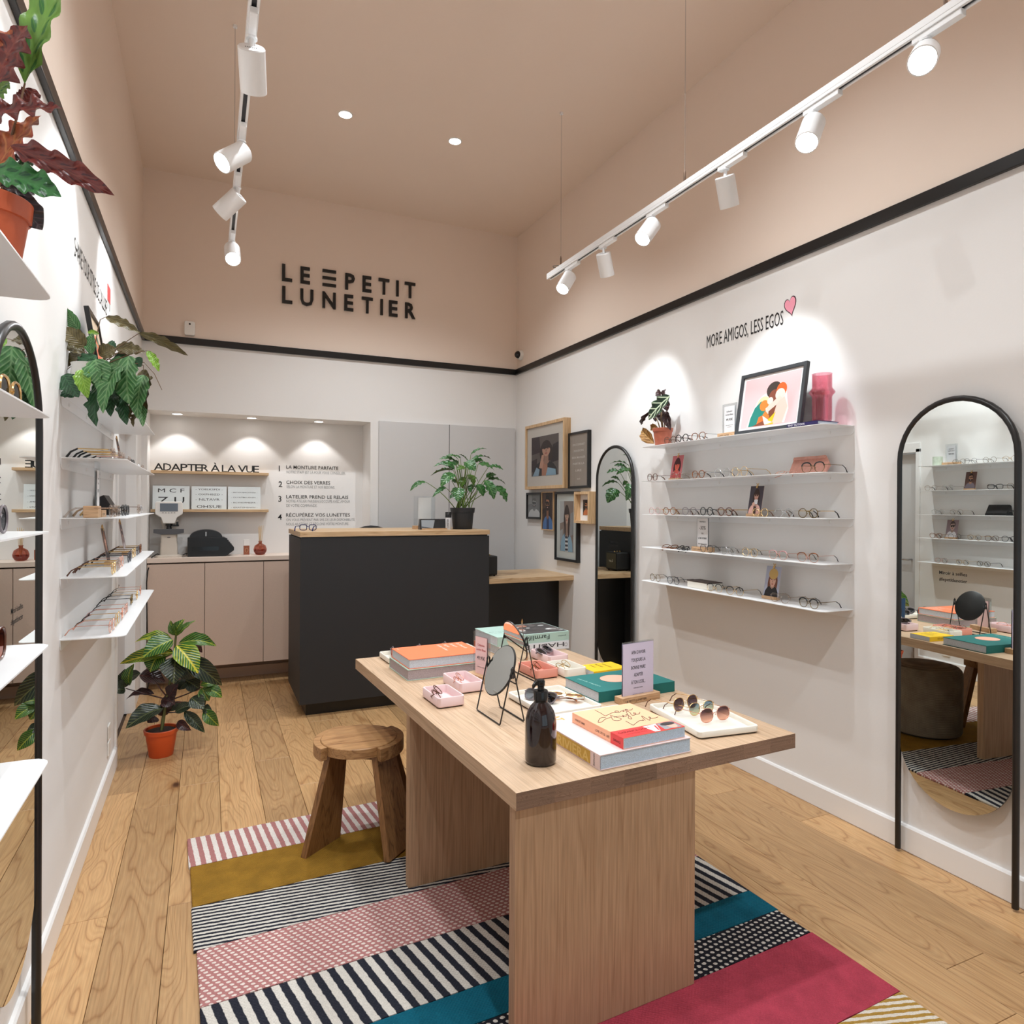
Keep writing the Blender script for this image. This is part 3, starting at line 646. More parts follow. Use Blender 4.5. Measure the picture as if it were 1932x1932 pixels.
right_row(2, [(3.68, 'pink hexagonal glasses', g(shape='hex', fr=ROSEA, thick=.0013, temple=M_GOLD)), (3.515, 'tortoise hexagonal glasses', g(shape='hex', fr=TORT, thick=.0019, temple=M_GOLD, tip=TORT)), (3.325, 'dark grey panto glasses', g(shape='panto', fr=GREYA, thick=.0018, tip=BLKA)), (3.165, 'thick black round glasses', g(shape='round', fr=BLKA, thick=.0023, temple=M_SILVER, tip=BLKA)),
    (3.02, 'brown and black panto glasses', g(shape='panto', fr=BRNA, thick=.0022, temple=M_GOLD, tip=BRNA)), (2.745, 'gold hexagonal wire glasses', g(shape='hex', fr=M_GOLD, thick=.0014, tip=TORT)), (2.58, 'silver hexagonal wire glasses', g(shape='hex', fr=M_SILVER, thick=.0014, tip=BLKA)), (2.42, 'dark gold hexagonal glasses', g(shape='hex', fr=DKGOLD, thick=.0018, temple=M_GOLD, tip=BLKA))])
right_row(3, [(3.165, 'gunmetal round wire glasses', g(shape='panto', fr=GUN, thick=.0011, tip=BLKA)), (2.985, 'thin pale wire glasses', g(shape='round', fr=M_SILVER, thick=.0008, tip=BLKA)), (2.82, 'gold round wire glasses', g(shape='round', fr=M_GOLD, thick=.0011, tip=BLKA)), (2.615, 'rose browline glasses', g(shape='panto', fr=M_ROSE, brow=ROSEA, thick=.001, tip=ROSEA)), (2.43, 'dark tortoise browline glasses', g(shape='panto', fr=M_ROSE, brow=TORT, thick=.001, tip=BLKA))])
right_row(4, [(3.675, 'thin dark round glasses', g(shape='round', fr=DKGOLD, thick=.0013, tip=BLKA)), (3.49, 'black and gold round glasses', g(shape='round', fr=GUN, thick=.0012, tip=BLKA)), (3.095, 'black half rim glasses', g(shape='panto', fr=M_GOLD, brow=BLKA, thick=.0010, tip=BLKA)), (2.925, 'black and gold panto glasses', g(shape='panto', fr=M_GOLD, brow=BLKA, thick=.0011, tip=BLKA)),
    (2.61, 'clear pale glasses by beret photo', g(shape='panto', fr=CLRA, thick=.0018)), (2.42, 'black top rim glasses', g(shape='panto', fr=DKGOLD, brow=BLKA, thick=.0014, tip=BLKA))])
# folded pairs lying on the fourth and second right shelves
eyewear('folded tortoise glasses lying at the far end of fourth right wall shelf', (2.735, 3.56, SHZ[3]+.001), 0, 'panto', TORT, thick=.0019, fold=True, rot=(radians(-62), 0, radians(-78)), grp=RWG)
eyewear('folded black glasses lying beside folded tortoise pair on fourth right shelf', (2.725, 3.42, SHZ[3]+.001), 0, 'square', BLKA, thick=.0023, fold=True, rot=(radians(-58), 0, radians(-104)), grp=RWG)
eyewear('folded clear glasses lying against pink case on second right wall shelf', (2.728, 2.60, SHZ[1]+.001), 0, 'panto', M_ROSE, thick=.0011, fold=True, rot=(radians(-66), 0, radians(-90)), grp=RWG)
# ---- left far shelves; the fronts face the room (+x), seen edge on
LWG = 'eyeglasses on the far left wall shelves'
def left_row(i, items):
    for k, (y, lk, kw) in enumerate(items):
        rz = radians(90)+random.uniform(-.06, .06)
        eyewear('%s, %s from near end of %s far left shelf' % (lk, NTH[k], ORD[i]), (-.335+random.uniform(-.006, .006), y, SHZ[i]+.0005), rz, grp=LWG, **kw)
left_row(0, [(3.62, 'thin gold round glasses', g(shape='round', fr=M_GOLD, thick=.001, tip=BLKA)), (3.79, 'dark gold round glasses', g(shape='round', fr=DKGOLD, thick=.0011, tip=BLKA)), (3.96, 'thin black round glasses', g(shape='round', fr=GUN, thick=.0011, tip=BLKA)), (4.06, 'brown wire glasses', g(shape='panto', fr=DKGOLD, thick=.0011, tip=BRNA))])
left_row(1, [(3.04, 'clear thick panto glasses', g(shape='panto', fr=CLRA, thick=.0024, temple=M_GOLD, tip=BLKA)), (3.20, 'clear square glasses', g(shape='square', fr=CLRA, thick=.0024, temple=M_GOLD, tip=BLKA)), (3.36, 'clear round glasses', g(shape='round', fr=CLRA, thick=.0022, temple=M_ROSE, tip=BLKA)), (3.74, 'black square glasses', g(shape='square', fr=BLKA, thick=.0024)), (3.58, 'clear grey glasses', g(shape='panto', fr=CLRA, thick=.0022, temple=M_SILVER, tip=BLKA)), (4.17, 'pale wire glasses', g(shape='round', fr=M_SILVER, thick=.0011, tip=BLKA)), (4.33, 'clear panto glasses', g(shape='panto', fr=CLRA, thick=.002, tip=BLKA))])
left_row(2, [(3.03, 'clear peach glasses beside wooden block', g(shape='panto', fr=CLRA, thick=.0023)), (3.22, 'clear amber glasses', g(shape='square', fr=CLRA, thick=.0023, temple=M_GOLD)), (3.40, 'black panto glasses', g(shape='panto', fr=BLKA, thick=.0023)), (3.57, 'black square glasses', g(shape='square', fr=BLKA, thick=.0023)), (4.08, 'clear smoke glasses', g(shape='round', fr=CLRA, thick=.0018, tip=BLKA)), (4.26, 'thin silver glasses', g(shape='round', fr=M_SILVER, thick=.001, tip=BLKA))])
left_row(3, [(3.03, 'clear gold glasses', g(shape='panto', fr=M_GOLD, thick=.0015, tip=BRNA)), (3.18, 'clear panto glasses', g(shape='panto', fr=CLRA, thick=.0022, temple=M_GOLD, tip=BRNA)), (3.34, 'rose wire glasses', g(shape='round', fr=M_ROSE, thick=.0012, tip=BLKA)), (3.62, 'blue black glasses', g(shape='panto', fr=GUN, thick=.0018, tip=BLKA)), (3.77, 'brown wire glasses', g(shape='panto', fr=BRNA, thick=.0015, temple=M_GOLD, tip=BRNA)), (3.92, 'gold wire glasses', g(shape='round', fr=M_GOLD, thick=.0012, tip=BLKA)), (4.10, 'thin dark glasses', g(shape='round', fr=GUN, thick=.0011, tip=BLKA)), (4.28, 'tortoise glasses at far end', g(shape='panto', fr=TORT, thick=.0018, temple=M_GOLD, tip=BRNA))])
left_row(4, [(3.04, 'rose gold thin round glasses', g(shape='round', fr=M_ROSE, thick=.0012, tip=M_ROSE)), (3.20, 'gold aviator glasses', g(shape='aviator', fr=M_GOLD, thick=.0012, tip=BLKA)), (3.36, 'rose gold panto glasses', g(shape='panto', fr=M_ROSE, thick=.0012, tip=ROSEA)), (3.52, 'rose gold square glasses', g(shape='square', fr=M_ROSE, thick=.0012, tip=BLKA)), (3.84, 'black temple gold glasses', g(shape='hex', fr=DKGOLD, thick=.0014, temple=GUN, tip=BLKA)), (4.02, 'thin gold hexagonal glasses', g(shape='hex', fr=M_GOLD, thick=.0012, tip=BLKA)), (4.22, 'thin rose glasses at far end', g(shape='panto', fr=M_ROSE, thick=.0011, tip=BLKA))])
# ---- near left shelves: only their far ends show in the picture
SUN_BLK = lens_mat('lens_black', (18, 18, 20), (40, 40, 44), .35); SUN_BRN = lens_mat('lens_brown', (104, 44, 30), (190, 110, 84), .3); SUN_SMK = lens_mat('lens_smoke', (30, 34, 42), (110, 118, 130), .3)
SUN_PLUM = lens_mat('lens_plum', (62, 32, 46), (96, 62, 72), .35); SUN_BLUE = lens_mat('lens_blue', (92, 128, 156), (214, 214, 160), .3); SUN_ROSE = lens_mat('lens_rose', (78, 42, 54), (240, 176, 150), .3)
NLG = 'sunglasses on the near left wall shelves'
for y, i, kw, lab in ((1.50, 1, g(shape='big', fr=M_GOLD, lens=SUN_BLK, thick=.0022, temple=BLKA), 'black lens gold rim sunglasses, end pair of second near left shelf'), (1.275, 1, g(shape='big', fr=M_GOLD, lens=SUN_BLK, thick=.002, temple=BLKA), 'black and gold sunglasses next to the end pair, second near left shelf'),
                      (1.42, 2, g(shape='round', fr=GREYA, lens=SUN_SMK, thick=.0022, temple=M_SILVER), 'smoke grey round sunglasses at the end of third near left shelf'), (1.40, 3, g(shape='big', fr=BRNA, lens=SUN_BRN, thick=.002, temple=M_GOLD), 'brown lens sunglasses with gold temple on fourth near left shelf'), (1.36, 4, g(shape='panto', fr=M_GOLD, lens=M_LENS, thick=.0018), 'clear lens gold glasses on the bottom near left shelf')):
    eyewear(lab, (-.328, y, SHZ[i]+.0005), radians(90), grp=NLG, sun=lens_ if (lens_ := kw['lens'] is not M_LENS) else False, **kw)
# ================================================================ small shelf things
def photo_card(lab, loc, rz, w_, h_, layers, lean=10, back=(214, 180, 160), grp='photo cards on wooden blocks'):
    t = thing('photo_card', lab, 'photo card', loc, rz, grp)
    MB().box(-w_*.5, -.012, 0, w_*.5, .014, .016).build('wooden_block', M_BLOCK, t, bevel=.002)
    mb, ms = print_mesh(w_, h_, layers); mb.poly([(w_/2, .0012, 0), (-w_/2, .0012, 0), (-w_/2, .0012, h_), (w_/2, .0012, h_)], len(ms)); mb.box(-w_/2, 0, 0, w_/2, .001, h_, len(ms))
    o = mb.build('print', ms+[P(back)], t); o.location = (0, 0, .012); o.rotation_euler = (radians(-lean), 0, 0)
    c = MB()
    for s in (-1, 1):
        c.tube([(0, -.003*s, h_-.012), (s*.006, -.003*s, h_+.004), (s*.009, -.002, h_+.016), (s*.004, -.001, h_+.012), (0, -.002*s, h_-.004)], .0012, 6)
    c.box(-.006, -.004, h_-.012, .006, .004, h_+.002).build('clip', M_GOLD, o, 40)
    return t
photo_card('red tinted portrait card on wooden block, second right wall shelf', (2.79, 3.555, SHZ[1]), radians(-90), .112, .155, portrait((226, 104, 84), (72, 30, 36), (190, 76, 76), (196, 110, 116), True, None, None, None, .52, .60, 1.25))
photo_card('portrait card of woman drinking from white cup, third right wall shelf', (2.79, 2.86, SHZ[2]), radians(-90), .100, .162, portrait((222, 176, 158), (58, 40, 38), (226, 178, 166), (72, 66, 76), True, (90, 60, 50), None, None, .52, .68, .95, (60, 40, 38), [([(.42, .36), (.66, .36), (.68, .52), (.40, .52)], (236, 236, 240)), (ell(.38, .36, .10, .07), (222, 176, 158))]))
photo_card('portrait card of woman in straw beret, bottom right wall shelf', (2.79, 2.735, SHZ[4]), radians(-90), .105, .168, portrait((224, 178, 158), (120, 72, 54), (34, 30, 32), (176, 180, 200), True, None, None, (206, 170, 104), .52, .56, 1.2))
photo_card('portrait card of bearded man on second far left shelf', (-.40, 4.01, SHZ[1]), radians(90), .10, .155, portrait((190, 140, 112), (40, 32, 32), (120, 110, 120), (96, 66, 60), False, None, (46, 34, 32), None, .5, .64, 1.1))
photo_card('portrait card of blonde woman on fourth far left shelf', (-.40, 3.50, SHZ[3]), radians(90), .10, .155, portrait((224, 178, 160), (150, 100, 72), (34, 30, 34), (90, 70, 66), True, None, None, None, .56, .66, 1.0))
photo_card('portrait card of tilted face in white shirt on fourth far left shelf', (-.40, 4.18, SHZ[3]), radians(90), .11, .165, portrait((200, 170, 160), (90, 74, 74), (226, 222, 226), (150, 130, 136), False, (60, 50, 50), None, None, .48, .64, 1.2))
def acrylic_sign(lab, loc, rz, w_, h_, bw_, paper, lines, pm=None, base_txt='LE PETIT LUNETIER', bdepth=.05):
    t = thing('acrylic_sign', lab, 'sign', loc, rz, None)
    b = MB().box(-bw_/2, -bdepth/2, 0, bw_/2, bdepth/2, .028).build('wooden_base', M_BLOCK, t, bevel=.002)
    if base_txt: text(q := MB(), base_txt, (-bw_*.42, -bdepth/2-.0004, .008), (1, 0, 0), (0, 0, 1), .009, bw_*.55, 0, .01); q.build('base_lettering', P((60, 40, 26)), b)
    MB().box(-w_/2, -.003, .012, w_/2, .003, .012+h_).build('acrylic_panel', M_ACRYL, t)
    pw, ph = w_*paper[0], h_*paper[1]; z0 = .012+h_*paper[2]
    q = MB().poly([(-pw/2, -.0034, z0), (pw/2, -.0034, z0), (pw/2, -.0034, z0+ph), (-pw/2, -.0034, z0+ph)]).poly([(-pw/2, .0034, z0), (-pw/2, .0034, z0+ph), (pw/2, .0034, z0+ph), (pw/2, .0034, z0)])
    o = q.build('paper', pm or P((238, 238, 240)), t)
    q = MB(); cols = []
    for s, zf, hf, wf, c in lines:
        if c not in cols: cols.append(c)
        text(q, s, (0, -.0040, z0+ph*zf), (1, 0, 0), (0, 0, 1), ph*hf, pw*wf, 0, .01, cols.index(c), 'c')
    q.build('print', [P(c) for c in cols], o)
    return t
DK = (50, 48, 50)
acrylic_sign('tall clear price sign beside the framed illustration on top right shelf', (2.76, 3.02, SHZ[0]), radians(-90), .115, .185, .155, (.74, .84, .08), [('Collection', .78, .06, .55, DK), ('London Bleue', .66, .06, .72, DK), ('49,95€', .46, .09, .62, DK), ('monture seule, hors verres', .28, .03, .7, DK), ('et options', .21, .03, .4, DK)])
acrylic_sign('white minus thirty percent offer sign on fourth right wall shelf', (2.77, 3.258, SHZ[3]), radians(-90), .105, .195, .155, (.92, .93, .05), [('PROFITEZ DE', .86, .05, .55, DK), ('-30%', .62, .13, .6, DK), ('SUR', .46, .06, .2, DK), ('LA 2ÈME SUPPLÉMENT', .30, .06, .82, DK), ('Offre valable en magasin', .12, .04, .82, DK)])
acrylic_sign('clear sign in beech block near the end of third far left shelf', (-.40, 3.13, SHZ[2]), radians(90), .105, .215, .12, (.60, .75, .06), [('Collection', .78, .05, .6, DK), ('Paris', .66, .05, .4, DK), ('39,95€', .46, .08, .6, DK)])
acrylic_sign('clear sign between candle and glasses on top far left shelf', (-.40, 4.18, SHZ[0]), radians(90), .115, .185, .155, (.74, .84, .08), [('Collection', .78, .06, .55, DK), ('London Bleue', .66, .06, .72, DK), ('109,95€', .46, .09, .62, DK)], P((206, 208, 212)))
# spectacle cases, boxes, vase, candle
t = thing('spectacle_case', 'flat rose leather case leaning on second right wall shelf', 'spectacle case', (2.815, 2.515, SHZ[1]), radians(-90)); t.rotation_euler = Euler((radians(-24), 0, radians(-90)), 'XYZ')
M_ROSEL = mat('rose_leather', (206, 148, 132), .55, grain=.05)
MB().loft([[(-.125, y_*.2, 0), (.115, y_*.2, 0), (.12, y_, .05), (.085, y_*.2, .098), (-.12, y_*.2, .098)] for y_ in (-.012, .012)]).build('case_body', M_ROSEL, t, bevel=.003)
MB().box(-.115, -.0125, .082, .088, -.0035, .098).build('flap', M_ROSEL, t, bevel=.002)
t = thing('spectacle_case', 'black leather case standing open on third far left shelf', 'spectacle case', (-.41, 3.78, SHZ[2]), radians(90))
MB().prism([(-.02, 0), (.075, 0), (.055, .085), (.035, .095)], -.09, .09, 0, 'x').build('case_body', mat('black_leather', (24, 22, 24), .5), t, bevel=.003)
MB().box(-.088, -.018, .012, .088, -.012, .016).build('opening_edge', BLKA, t)
t = thing('presentation_box', 'cream flat box with dark lid on bottom right wall shelf', 'box', (2.77, 3.255, SHZ[4]+.001), radians(-90))
MB().box(-.10, -.04, 0, .10, .06, .038).build('box_body', M_CREAM, t, bevel=.002)
MB().box(-.102, -.042, .0385, .102, .062, .044).build('lid', mat('dark_brown_card', (66, 50, 44), .6), t, bevel=.001)
tag(MB().box(-.425, 2.965, SHZ[2], -.375, 3.045, SHZ[2]+.045).build('wooden_block', M_BLOCK, bevel=.003), 'pale beech display block on third far left shelf at near end', 'block')
t = thing('glass_vase', 'pink glass vase with bulging ring on top right wall shelf', 'vase', (2.772, 2.39, SHZ[0]+.0185))
M_PINKG = clear('pink_glass', (252, 214, 222), .2)
MB().lathe([(.001, .006), (.043, .006), (.0455, .012), (.046, .125), (.049, .133), (.060, .145), (.060, .152), (.049, .166), (.046, .174), (.046, .238), (.0475, .24), (.044, .24), (.043, .172), (.055, .148), (.043, .126), (.042, .014), (.001, .014)], 30, cap=(True, True)).build('vase_body', M_PINKG, t, 40)
MB().lathe([(.001, 0), (.0425, 0), (.0435, .006), (.001, .006)], 30).build('vase_foot', M_PINKG, t, 40)
t = thing('book', 'thin navy tattoo book under the pink vase on top right shelf', 'book', (2.765, 2.42, SHZ[0]+.0004), radians(-90))
NV = mat('navy_cover', (46, 40, 92), .45); RC = mat('red_cover', (206, 66, 76), .45)
MB().box(-.105, -.085, 0, .085, .060, .0025).box(-.105, -.085, .0155, .085, .060, .018).box(-.105, -.085, 0, .085, -.0815, .018).build('cover', NV, t, bevel=.0008)
MB().box(-.102, -.080, .003, .080, .056, .015).build('pages', M_PAPER, t)
text(q := MB(), 'TINY TATTOOS', (-.098, -.0854, .0045), (1, 0, 0), (0, 0, 1), .0095, .105, 0, .012); q.build('spine_lettering', P((236, 236, 240)), t)
t = thing('candle', 'pale green striped candle jar on top far left shelf, seen in mirror', 'candle', (-.38, 4.30, SHZ[0]))
MB().lathe([(.04, 0), (.042, .004), (.042, .085), (.038, .085), (.038, .07), (.001, .07)], 24).build('jar', mat('pale_green_glass', (206, 218, 200), .3, grain=.06, gs=40), t, 40); MB().tube([(0, 0, .07), (.002, 0, .082)], .001, 5).build('wick', M_RUBBER, t)
# leaning print with an orange disc on the far left top shelf (seen in the mirror and behind the plant)
t = thing('picture_frame', 'black framed print with orange disc and snake on top far left shelf', 'picture', (-.395, 3.33, SHZ[0]+.001)); t.rotation_euler = Euler((radians(-9), 0, radians(90)), 'XYZ')
w_, h_, bw, dep = .30, .40, .014, .018
f = MB(); o_ = [(-w_/2, 0), (w_/2, 0), (w_/2, h_), (-w_/2, h_)]; i_ = [(-w_/2+bw, bw), (w_/2-bw, bw), (w_/2-bw, h_-bw), (-w_/2+bw, h_-bw)]
f.loft([[(x, 0, z) for x, z in o_], [(x, -dep, z) for x, z in o_], [(x, -dep, z) for x, z in i_], [(x, -.004, z) for x, z in i_]], 0, (False, False)).poly([(x, -.001, z) for x, z in o_]).build('frame', M_BLACK, t)
sn = [(ell(.36+.5*k/9, .40+.22*sin(k*1.25), .05, .03, 10), (206, 62, 40)) for k in range(8)]
mb, ms = print_mesh(w_-2*bw, h_-2*bw, [(BG, (228, 206, 178)), (ell(.5, .5, .36, .30, 28), (238, 130, 78))]+sn+[(ell(.32, .66, .10, .035, 12), (92, 130, 92)), (ell(.62, .76, .09, .05, 12), (70, 112, 84)), (ell(.25, .56, .06, .028, 12), (92, 130, 92))]); o = mb.build('print', ms, t); o.location = (0, -dep+.008, bw)
# ================================================================ niche cabinet and its machines
cb = thing('base_cabinet', 'taupe four door cabinet with worktop built into the back niche', 'cabinet', (NX0, YB, 0))
MB().box(.003, .04, .165, 1.837, .338, 1.05).box(.003, .25, 0, 1.837, .338, .165, 0).build('carcass', mat('dark_taupe', (150, 128, 114), .5), cb)
MB().box(.003, .236, .0, 1.837, .25, .09).build('plinth', M_TAUPE, cb)
for a, b in ((-.018, .434), (.438, .904), (.908, 1.374), (1.378, 1.838)):
    MB().box(max(a, .004), .006, .168, b, .024, 1.046).build('door', M_TAUPE, cb, bevel=.0012)
MB().box(.002, 0, 1.058, 1.838, .339, 1.096).build('worktop', mat('pale_taupe_worktop', (226, 208, 194), .35), cb, bevel=.0015)
CT = 1.0965
t = thing('lens_meter', 'white and beige lens meter with tilted screen on niche worktop', 'lens meter', (-.293, 6.44, CT))
BEI = mat('beige_plastic', (206, 196, 184), .4); WHP = mat('white_plastic', (236, 234, 230), .35); GRP = mat('grey_plastic', (84, 84, 88), .4)
MB().loft([[(a*k, b*k, z) for a, b in rrect(-.105, -.10, .105, .10, .05)] for k, z in ((1, 0), (1, .012), (.72, .022))]).build('foot', BEI, t, 40)
MB().loft([[(a*k, b, z) for a, b in rrect(-.068, -.06, .068, .08, .018)] for k, z in ((1, .018), (.95, .12), (.90, .125), (.92, .20))]).build('lower_column', BEI, t, 40)
MB().box(-.012, -.0635, .165, .012, -.0595, .172).build('badge', GRP, t)
MB().loft([[(a, b, z) for a, b in rrect(-.07*k, .02, .07*k, .085, .015)] for k, z in ((.8, .19), (.75, .25), (1, .31))]).build('upper_column', BEI, t, 40)
MB().prism([(-.115, .205), (-.05, .192), (.05, .192), (.115, .205), (.115, .238), (-.115, .238)], -.075, -.02, 0, 'y').build('lens_table', GRP, t, bevel=.002)
MB().lathe([(.022, .238), (.018, .262), (.028, .266), (.028, .29)], 14, 0, (0, -.02, 0)).build('lens_nozzle', BLKA, t, 40)
MB().box(.03, -.05, .26, .075, -.02, .275).box(.055, -.05, .27, .072, -.03, .30).build('marking_arm', BLKA, t, bevel=.002)
MB().loft([[(x*k, yy, z) for x, z in ((-.045, .285), (.045, .285), (.06, .335), (.105, .365), (.105, .46), (.095, .472), (-.095, .472), (-.105, .46), (-.105, .365), (-.06, .335))] for yy, k in ((-.055, 1), (.03, .95))]).build('head', WHP, t, bevel=.006)
MB().box(-.068, -.0575, .388, .068, -.0545, .456).build('screen', mat('lcd_screen', (112, 122, 134), .15), t)
for i in range(5): MB().box(-.052+i*.022, -.058, .374, -.040+i*.022, -.0545, .379).build('button', GRP, t)
t = thing('lens_edger', 'black lens edging machine with domed lid on niche worktop', 'machine', (.034, 6.45, CT))
MB().prism([(-.184, 0), (.12, 0), (.184, .05), (.184, .075), (.12, .155), (.10, .165), (-.184, .165)], -.10, .10, 0, 'y').build('case', BLKA, t, bevel=.004)
MB().prism([(.130*cos(a)-.04, .165+.066*sin(a)) for a in [pi*i/16 for i in range(17)]], -.07, .07, 0, 'y').build('dome_lid', mat('smoked_lid', (34, 34, 36), .25), t, 40)
MB().box(-.046, -.0735, .172, -.034, -.069, .212).build('lid_handle', M_SILVER, t, bevel=.002)
MB().box(-.15, -.1015, .05, .06, -.0995, .085).build('front_slot', mat('gloss_slot', (12, 12, 14), .1), t)
for i in range(4): MB().box(.122+i*.012, -.06, .140-i*.016, .130+i*.012, -.03, .154-i*.016).build('key', GRP, t)
tag(MB().tube([(-.20, 6.46, CT+.006), (-.17, 6.47, CT+.02), (-.145, 6.46, CT+.02)], .004, 8).build('power_cable', M_RUBBER, smooth=60), 'short black cable between lens meter and black edging machine', 'cable')
tag(MB().tube([(-.33, 6.40, CT+.005), (-.38, 6.38, CT+.03), (-.415, 6.33, CT+.008), (-.44, 6.25, CT-.10), (-.447, 6.235, .9), (-.44, 6.232, .5), (-.43, 6.23, .30), (-.36, 6.20, .16), (-.30, 6.20, .20), (-.36, 6.20, .24), (-.42, 6.22, .12), (-.44, 6.22, .02)], .005, 8).build('power_cable', M_RUBBER, smooth=60), 'long black cable dropping beside the taupe cabinet behind the floor plant', 'cable')
t = thing('perfume_box', 'small white and copper carton beside the reed diffuser', 'box', (.322, 6.42, CT))
MB().box(-.024, -.022, 0, .024, .022, .135).build('carton', P((240, 236, 232)), t); q = MB().box(-.0245, -.0225, .004, .0245, -.022, .085); q.build('copper_panel', P((150, 86, 60)), t)

q = MB(); q.tube([(.012*cos(a), -.0228, .044+.018*sin(a)) for a in [2*pi*i/14 for i in range(14)]], .002, 5, 0, True); q.build('emblem', P((206, 150, 110)), t)
t = thing('reed_diffuser', 'round rose glass reed diffuser with straw sticks on niche worktop', 'diffuser', (.437, 6.42, CT))
MB().lathe([(.022, 0), (.04, .006), (.054, .03), (.056, .05), (.046, .082), (.022, .098), (.014, .102), (.014, .118), (.017, .118), (.017, .122), (.011, .122)], 26, cap=(True, False)).build('flask', clear('rose_glass', (224, 168, 150), .25), t, 50)
MB().lathe([(.001, .004), (.038, .008), (.05, .03), (.052, .045), (.001, .046)], 22).build('perfume', clear('rose_liquid', (214, 150, 120), .05), t, 50)
for i in range(7):
    a = i*2.1; MB().tube([(.006*cos(a), .006*sin(a), .02), (.010*cos(a)+.03*(i/6-.5), .010*sin(a), .262-.01*(i % 3))], .0022, 6).build('reed', mat('straw', (224, 200, 164), .7), t)
# small white box sensor and dome camera
t = thing('wall_sensor', 'small white alarm box on the peach wall above the rail', 'sensor', (-.138, YB, 3.02))
MB().loft([[(a, y_, b) for a, b in rrect(-.040, -.058, .040, .058, .014)] for y_ in (-.001, -.035)]).build('case', WHP, t, bevel=.003); MB(Matrix.Translation((0, -.036, .034)) @ Matrix.Rotation(radians(90), 4, 'X')).lathe([(.008, 0), (.006, .003)], 12).build('sensor_eye', BLKA, t)
t = thing('security_camera', 'white dome camera with black eye in the corner above the rail', 'security camera', (XR, 6.14, 3.07))
mq = Matrix.Rotation(radians(-90), 4, 'Y')
MB(mq).lathe([(.05, 0), (.05, .02), (.042, .038)], 20).build('base', WHP, t, 40); MB(Matrix.Translation((-.045, -.01, 0))).ball((0, 0, 0), .036, 12).build('dome', mat('smoked_dome', (20, 18, 22), .08), t, 60)
t = thing('power_outlet', 'white double power outlet low on the left wall', 'outlet', (XL, 4.28, .25))
for k in (-.045, .045): MB().loft([[(x, a, b+k) for a, b in rrect(-.04, -.04, .04, .04, .008)] for x in (.001, .009)]).build('socket_plate', WHP, t, bevel=.002)
# ================================================================ counter desk
dk = thing('counter_desk', 'charcoal reception counter with a pale oak top', 'counter', (.617, 5.05, 0))
DWd, DDp = 1.478, .74
MB().box(0, 0, .095, DWd, .024, 1.302).build('front_panel', M_CHAR, dk, bevel=.001)
MB().box(0, .0245, .095, .022, DDp, 1.302).build('side_panel', M_CHAR, dk); MB().box(DWd-.022, .0245, .095, DWd, DDp, 1.302).build('side_panel', M_CHAR, dk)
MB().box(.022, .0245, .095, DWd-.022, DDp-.02, .115).box(.022, .0245, 1.0, DWd-.022, .40, 1.02).build('inner_shelves', M_CHAR, dk)
MB().box(.05, .06, 0, DWd-.05, DDp-.05, .095).build('plinth', M_BLACK, dk)
MB().box(.012, .012, 1.302, DWd-.012, DDp-.012, 1.313).build('shadow_gap', M_BLACK, dk)
MB().box(-.004, -.004, 1.313, DWd+.004, DDp, 1.350).build('countertop', M_OAK, dk, bevel=.0015)
DZ = 1.3505
bl = thing('side_worktop', 'pale oak staff worktop with black modesty panel on the right wall', 'desk', (2.10, 5.055, 0))
MB().box(0, 0, .908, XR-2.10, .66, .948).build('worktop', M_OAK, bl, bevel=.0015); MB().box(.0, .27, 0, XR-2.10, .29, .908).build('modesty_panel', M_BLACK, bl)
t = thing('loudspeaker', 'black vintage style loudspeaker on the oak staff worktop', 'loudspeaker', (2.155, 5.33, .948))
MB().loft([[(x, a, b) for a, b in rrect(-.09, .010, .09, .172, .012)] for x in (-.045, .095)]).build('cabinet', mat('black_vinyl', (24, 24, 25), .6, grain=.2, gs=400), t, bevel=.003)
MB().box(.0955, -.08, .022, .098, .08, .162).build('grille', mat('grille_cloth', (92, 90, 76), .9, grain=.25, gs=500), t)
text(q := MB(), 'Lur', (.0985, -.03, .082), (0, 1, 0), (0, 0, 1), .026, .07, 0, .01); q.build('logo', P((226, 220, 206)), t)
for k in range(3): MB().lathe([(.007, .172), (.007, .182), (.005, .183)], 12, 0, (.06-.03*k, 0, 0)).build('knob', M_GOLD, t, 40)
for a in (-.03, .075):
    for b in (-.07, .07): MB().lathe([(.008, 0), (.009, .011)], 10, 0, (a, b, 0)).build('foot', M_RUBBER, t)
t = thing('office_chair', 'black round backed chair behind the counter', 'chair', (1.34, 6.0, 0))
MB().loft([[(.24*k*cos(a), yy, 1.15+.215*k*sin(a)) for a in [2*pi*i/28 for i in range(28)]] for yy, k in ((.02, .93), (0, 1), (-.03, 1), (-.05, .93))]).build('backrest', mat('black_fabric', (20, 20, 22), .8), t, 50)
MB().loft([[(a, b-.22, z) for a, b in rrect(-.23, -.22, .23, .22, .08)] for z in (.44, .50)]).build('seat', mat('black_fabric'), t, bevel=.01)
MB().tube([(0, -.02, .47), (0, .05, .62), (0, .03, .96)], .018, 8).tube([(0, -.22, .44), (0, -.22, .09)], .025, 10).build('column', M_BLKMET, t, 50)
for k in range(5): a = 2*pi*k/5; MB().tube([(0, -.22, .11), (.27*cos(a), -.22+.27*sin(a), .06)], .014, 8).ball((.27*cos(a), -.22+.27*sin(a), .032), .032, 8).build('castor_arm', M_BLKMET, t, 50)
